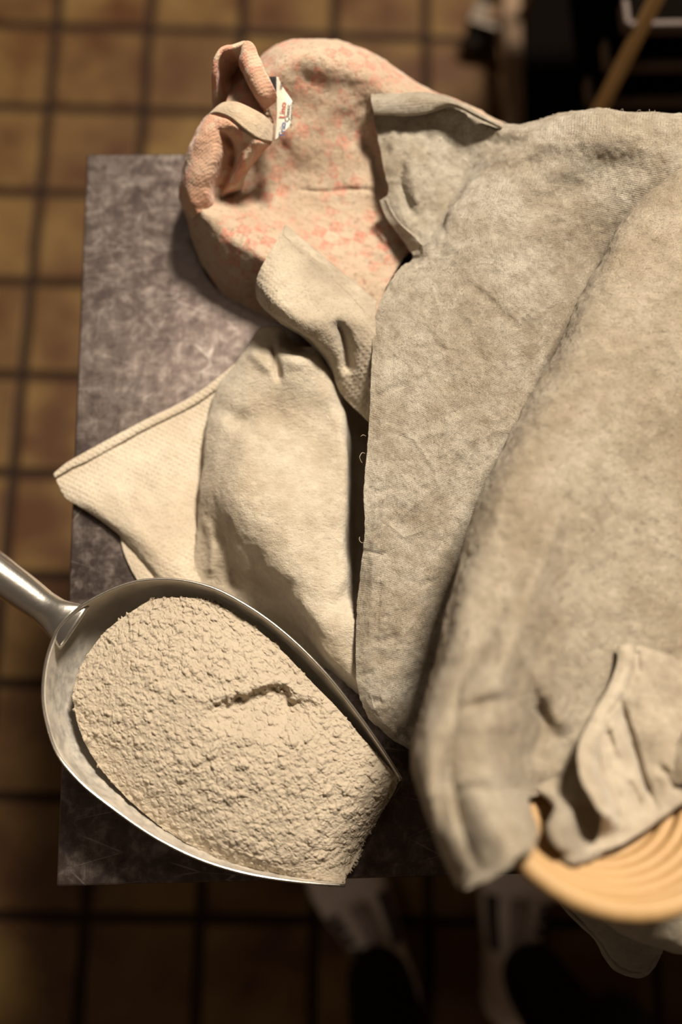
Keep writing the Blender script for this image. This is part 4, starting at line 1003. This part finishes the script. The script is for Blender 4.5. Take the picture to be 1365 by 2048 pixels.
# flour heap
rows = [
 [(300, 1200, 6.6), (330, 1196, 6.8), (360, 1196, 6.9), (395, 1198, 6.9), (430, 1206, 6.8)],
 [(225, 1250, 6.4), (290, 1240, 7.0), (360, 1240, 7.3), (430, 1240, 7.2), (500, 1248, 6.7)],
 [(180, 1302, 6.2), (270, 1295, 7.2), (370, 1295, 7.7), (470, 1298, 7.5), (562, 1300, 6.6)],
 [(150, 1362, 6.0), (260, 1355, 7.4), (380, 1355, 8.0), (510, 1360, 7.8), (620, 1360, 6.5)],
 [(150, 1425, 5.8), (270, 1420, 7.4), (410, 1420, 8.2), (560, 1425, 7.8), (674, 1415, 6.3)],
 [(172, 1490, 5.7), (300, 1490, 7.3), (450, 1490, 8.2), (610, 1490, 7.6), (722, 1472, 5.9)],
 [(212, 1550, 5.5), (340, 1555, 7.2), (490, 1555, 8.0), (650, 1550, 7.2), (765, 1520, 5.3)],
 [(272, 1612, 5.4), (395, 1615, 7.0), (530, 1615, 7.6), (680, 1600, 6.4), (796, 1560, 4.6)],
 [(350, 1672, 5.3), (460, 1672, 6.7), (580, 1668, 7.0), (695, 1645, 5.5), (780, 1600, 3.2)],
 [(450, 1722, 5.1), (530, 1718, 6.2), (615, 1706, 6.2), (695, 1682, 4.6), (768, 1618, 2.8)],
 [(560, 1754, 4.8), (610, 1745, 5.4), (660, 1728, 5.0), (705, 1702, 3.6), (748, 1655, 1.9)],
 [(650, 1766, 4.9), (668, 1761, 4.9), (684, 1750, 4.4), (704, 1724, 3.0), (722, 1698, 2.2)],
 [(680, 1768, 4.9), (685, 1764, 4.8), (691, 1757, 4.4), (700, 1742, 3.6), (710, 1724, 2.9)],
]
g = grid(rows, 420, 460)
step(g, [(395, 1432), (440, 1408), (500, 1388), (545, 1372), (566, 1374), (580, 1400), (604, 1408), (650, 1412)], -1.25, 55, 5)
blob(g, 535, 1432, 70, 32, -0.45, -0.35); blob(g, 480, 1470, 50, 16, 0.25, -0.5)
groove(g, [(430, 1398), (500, 1376), (560, 1360), (592, 1385), (640, 1398)], 8, 0.14)
blob(g, 600, 1490, 26, 60, 0.3, 0.2)
groove(g, [(622, 1430), (618, 1490), (600, 1540)], 9, -0.2)
groove(g, [(360, 1540), (420, 1500), (460, 1440)], 12, 0.12)
blob(g, 480, 1610, 50, 22, -0.15, -0.6); blob(g, 700, 1600, 90, 40, 0.1, -0.8)
W = PT(g[..., 0], g[..., 1], g[..., 2]); n_ = normals(W)
wx = W[..., 0]+0.002*fbm(W, 250, 2, 80); wy = W[..., 1]+0.002*fbm(W, 250, 2, 85)
lump = 0.0033*grains(wx*120, wy*120, 3, 0.10, 0.62, 0.6)+0.0024*grains(wx*260, wy*260, 31, 0.15, 0.7, 0.85)+0.0014*grains(wx*480, wy*480, 57, 0.2, 0.7)
big_l = np.clip(fbm(W, 90, 2, 75)-0.3, 0, 1)*0.003
dd = lump+big_l+0.0022*fbm(W, 30, 4, 61, 0.6)+0.0010*fbm(W, 180, 3, 66)
W[..., 2] += dd
nv, nu = W.shape[:2]
skirt = W.copy()
ring = [W]
fo = mk('flour_heap', W, grid_faces(nv, nu, np.cross(W[5, 6]-W[5, 5], W[6, 5]-W[5, 5])[2] < 0), M_FLOUR)
tag(fo, 'pale crumbly flour heaped in the aluminium scoop', 'flour', kind='stuff')
md = fo.modifiers.new('thickness', 'SOLIDIFY'); md.thickness = 0.003; md.offset = -1

# ------------------------------------------------------------------ person: shoes and black trousers
def shoe_geo(heel, toe, wmax, hgt, side):
    heel = np.array(heel); toe = np.array(toe); L = np.linalg.norm(toe-heel); d = (toe-heel)/L; s = np.array([d[1], -d[0], 0])
    st = np.array([0, .04, .12, .25, .4, .55, .68, .8, .9, .97, 1.0])
    wd = np.array([.30, .55, .66, .66, .68, .84, .98, 1.0, .86, .55, .10])*wmax/2
    ht = np.array([.65, .95, 1.0, .98, .92, .78, .62, .52, .45, .36, .25])*hgt
    V = []; ns = 18
    for t_, w, h in zip(st, wd, ht):
        c = heel+d*t_*L+s*side*0.012*math.sin(t_*math.pi)
        for k in range(ns):
            a = math.pi*k/(ns-1)
            V.append(c+s*w*math.cos(a)*(1 if k not in (0, ns-1) else 1)+np.array([0, 0, 0.025+(h-0.025)*math.sin(a)**0.75]))
    F = grid_faces(len(st), ns)
    upper = (np.array(V), F+[tuple(range(ns)), tuple(reversed(range((len(st)-1)*ns, len(st)*ns)))])
    V = []; 
    for t_, w in zip(st, wd):
        c = heel+d*t_*L*1.02+s*side*0.012*math.sin(t_*math.pi)
        for (x, z) in ((-1.06, 0.0), (1.06, 0.0), (1.08, .028), (-1.08, .028)): V.append(c+s*w*x+np.array([0, 0, z]))
    sole = (np.array(V), grid_faces(len(st), 4, closed=True)+[(0, 1, 2, 3), tuple(reversed(range(len(V)-4, len(V))))])
    G = np.array(upper[0]).reshape(len(st), ns, 3); C = G.mean(axis=1, keepdims=True)
    G2 = C+(G-C)*1.03
    panels = []
    for ks in (range(2, 6), range(ns-6, ns-2)):
        q = np.array([[G2[j, k] for k in ks] for j in (4, 5, 6)]); panels.append((q.reshape(-1, 3), grid_faces(3, 4)))
    q = np.array([[G2[j, k]+np.array([0, 0, .004]) for k in range(7, 11)] for j in (3, 4, 5, 6)]); panels.append((q.reshape(-1, 3), grid_faces(4, 4)))
    laces = []
    for k, t_ in enumerate((.50, .57, .64, .71)):
        c = heel+d*t_*L; h = np.interp(t_, st, ht)
        w = 0.026
        p = [c+s*x*w+np.array([0, 0, h+.003-.010*x*x]) for x in np.linspace(-1, 1, 7)]
        laces.append(tube(p, 0.0032, 6))
    return upper, sole, laces, panels
ps = empty('person', tuple(P(880, 1990, 0)), 'standing person in black trousers and white sneakers, feet at the table edge', 'person')
ank = []
for heel, toe, side in (((806, 2035), (676, 1752), 1), ((1010, 2045), (1045, 1745), -1)):
    hw, tw = P(*heel, 0.0), P(*toe, 0.0)
    d = tw-hw; d /= np.linalg.norm(d); tw = hw+d*0.275
    up_, so_, la_, pa_ = shoe_geo(hw, tw, 0.108, 0.085, side)
    sh = mk('sneaker', *up_, M_SHOE, ps)
    tag(sh, 'white sneaker with laces')
    mk('sole', *so_, M_SOLE, sh, smooth=False)
    for lv, lf in la_: mk('lace', lv, lf, M_LACE, sh)
    for nm, (lv, lf), mt in zip(('side_panel', 'side_panel', 'tongue'), pa_, (M_PANEL, M_PANEL, M_TONGUE)):
        o = mk(nm, lv, lf, mt, sh); o.modifiers.new('thickness', 'SOLIDIFY').thickness = 0.002
    ank.append((hw+d*0.105+np.array([0, 0, 0.06]), d))
# trousers: one skinned body from ankles to waist
kneeL = ank[0][0]+np.array([0.01, -0.13, 0.42]); kneeR = ank[1][0]+np.array([0.06, -0.13, 0.42])
hipc = (ank[0][0]+ank[1][0])/2+np.array([0.02, -0.20, 0.84])
hipL = hipc+np.array([-0.09, 0, 0]); hipR = hipc+np.array([0.09, 0, 0])
bv = [hipc+np.array([0, 0, 0.02]), hipL, (hipL*0.5+kneeL*0.5), kneeL, kneeL*0.45+ank[0][0]*0.55, ank[0][0],
      hipR, (hipR*0.5+kneeR*0.5), kneeR, kneeR*0.45+ank[1][0]*0.55, ank[1][0], hipc+np.array([0, 0.01, 0.14]), hipc+np.array([0, 0.03, 0.26])]
be = [(0, 1), (1, 2), (2, 3), (3, 4), (4, 5), (0, 6), (6, 7), (7, 8), (8, 9), (9, 10), (0, 11), (11, 12)]
br = [.115, .088, .082, .068, .056, .050, .088, .082, .068, .056, .050, .125, .120]
me = bpy.data.meshes.new('trousers'); o0 = ORIGIN[ps.name]
me.from_pydata([tuple(v-o0) for v in bv], be, [])
tr = bpy.data.objects.new('trousers', me); COL.objects.link(tr); tr.parent = ps
sk = tr.modifiers.new('skin', 'SKIN'); sk.use_smooth_shade = True
me.skin_vertices[0].data[0].use_root = True
for i, r in enumerate(br): me.skin_vertices[0].data[i].radius = (r, r)
ss = tr.modifiers.new('sub', 'SUBSURF'); ss.levels = 2; ss.render_levels = 2
me.materials.append(M_TROUSER); tag(tr, 'black trouser legs')
# black shoe toe at the lower edge
hw = P(1262, 2330, 0.0); tw = P(1228, 1995, 0.0)
d = tw-hw; d /= np.linalg.norm(d); hw = tw-d*0.28
up_, so_, la_, pa_ = shoe_geo(hw, tw, 0.105, 0.085, -1)
bs = empty('black_shoe', tuple((hw+tw)/2), 'rounded toe of a black shoe at the bottom of the picture', 'shoe')
mk('shoe_upper', *up_, M_BLACKSHOE, bs); mk('sole', *so_, M_BLACKSHOE, bs, smooth=False)
for lv, lf in la_: mk('lace', lv, lf, M_BLACKSHOE, bs)

# ------------------------------------------------------------------ tray rack at the back
b0 = P(1187, 245, 0.45)
rk = empty('tray_rack', (float(b0[0])+0.2, float(b0[1])+0.1, 0), 'dark wheeled bakery rack with a beige upright behind the table', 'rack')
def bar(name, a, b, w, mat, parent, h=None):
    a = np.array(a, float); b = np.array(b, float); d = b-a; L = np.linalg.norm(d); d /= L
    ref = np.array([0, 0, 1.0]) if abs(d[2]) < 0.9 else np.array([0, 1.0, 0])
    s = np.cross(d, ref); s /= np.linalg.norm(s); t_ = np.cross(s, d); h = h or w
    V = [p+s*w/2*i+t_*h/2*j for p in (a, b) for i, j in ((-1, -1), (1, -1), (1, 1), (-1, 1))]
    o = mk(name, V, [(0, 1, 2, 3), (7, 6, 5, 4), (0, 4, 5, 1), (1, 5, 6, 2), (2, 6, 7, 3), (3, 7, 4, 0)], mat, parent, smooth=False)
    return bevel(o, 0.003)
t1 = P(1332, -40, 0.70)
dv = (t1-b0)/0.25
bar('upright', b0-dv*0.43, b0+dv*0.85, 0.016, M_POST, rk)
for ux, uy in ((0.44, 0.0), (0.44, 0.44), (0.0, 0.44)): bar('upright', b0+np.array([ux, uy+0.01, -0.35]), b0+np.array([ux, uy+0.01, 0.85]), 0.016, M_RAIL, rk)
ra, rb = P(1030, 330, 0.12), P(1018, -160, 0.12)
bar('base_rail', ra, rb, 0.034, M_RAIL, rk, 0.03)
pl = [P(1052, 330, .10), P(1040, -200, .10), P(1750, -200, .10), P(1750, 330, .10)]
mk('base_plate', pl+[q-np.array([0, 0, .02]) for q in pl], [(0, 1, 2, 3), (7, 6, 5, 4), (0, 4, 5, 1), (1, 5, 6, 2), (2, 6, 7, 3), (3, 7, 4, 0)], M_BLACK, rk, smooth=False)
# caster
wc = P(955, 62, 0.042)
wd_ = np.array([0.35, 0.94, 0]); wax = np.array([0.94, -0.35, 0])
def disc(c, axis, r, w, n=28):
    axis = axis/np.linalg.norm(axis); u_ = np.cross(axis, [0, 0, 1.0]); u_ /= np.linalg.norm(u_); v_ = np.cross(axis, u_)
    prof = [(-.5, .0), (-.5, .8), (-.35, .96), (0, 1), (.35, .96), (.5, .8), (.5, 0)]
    V = [c+axis*w*x+(u_*math.cos(a)+v_*math.sin(a))*r*q for x, q in prof for a in [2*math.pi*k/n for k in range(n)]]
    return np.array(V), grid_faces(len(prof), n, closed=True)
cs = mk('caster_wheel', *disc(wc, wax, 0.042, 0.034), M_RUBBER, rk)
mk('hub', *disc(wc, wax, 0.016, 0.040), M_STEEL, cs)
fk = P(975, 30, 0.095)
for sgn in (-1, 1): bar('caster_fork', wc+wax*0.022*sgn, fk+wax*0.022*sgn, 0.004, M_STEEL, rk, 0.026)
bar('caster_plate', fk-wax*0.03, fk+wax*0.035, 0.05, M_STEEL, rk, 0.006)
bar('caster_bracket', fk, P(1022, 20, 0.115), 0.03, M_RAIL, rk, 0.012)
# trays on the rack
names = ['black baking tray lowest on the rack, just above the cloth', 'black baking tray in the middle of the rack', 'black baking tray highest in view on the rack']
for k, (xl, yf, zz) in enumerate(((1184, 197, .47), (1219, 124, .545), (1258, 46, .63))):
    f0 = P(xl, yf, zz); f1 = P(xl+330, yf-6, zz)
    ed = f1-f0; ed /= np.linalg.norm(ed); bk_ = np.array([-ed[1], ed[0], 0]); 
    f1 = f0+ed*0.42
    t_ = empty('baking_tray', tuple(f0+ed*.2+bk_*.2), names[k], 'tray', 'baking trays on the rack')
    q = [f0, f1, f1+bk_*.4, f0+bk_*.4]
    low = [p-np.array([0, 0, .02]) for p in q]
    mk('pan', low+[p-np.array([0, 0, .003]) for p in low], [(0, 1, 2, 3), (7, 6, 5, 4), (0, 4, 5, 1), (1, 5, 6, 2), (2, 6, 7, 3), (3, 7, 4, 0)], M_BLACK, t_, smooth=False)
    dz_ = np.array([0, 0, .01])
    for a, b, mt in ((q[0], q[1], M_TRAYRIM_LIT), (q[1], q[2], M_BLACK), (q[2], q[3], M_BLACK), (q[3], q[0]+bk_*0.036, M_BLACK), (q[0]+bk_*0.036, q[0], M_TRAYRIM_LIT)):  # lighter front and corner paint the light on the rim, black its fade
        bar('rim', a-dz_, b-dz_, 0.008, mt, t_, 0.022)
    bar('slide_rail', f0-np.array([0, 0, .03])-ed*0.0, f0-np.array([0, 0, .03])+bk_*0.4, 0.014, M_BLACK, rk, 0.006)
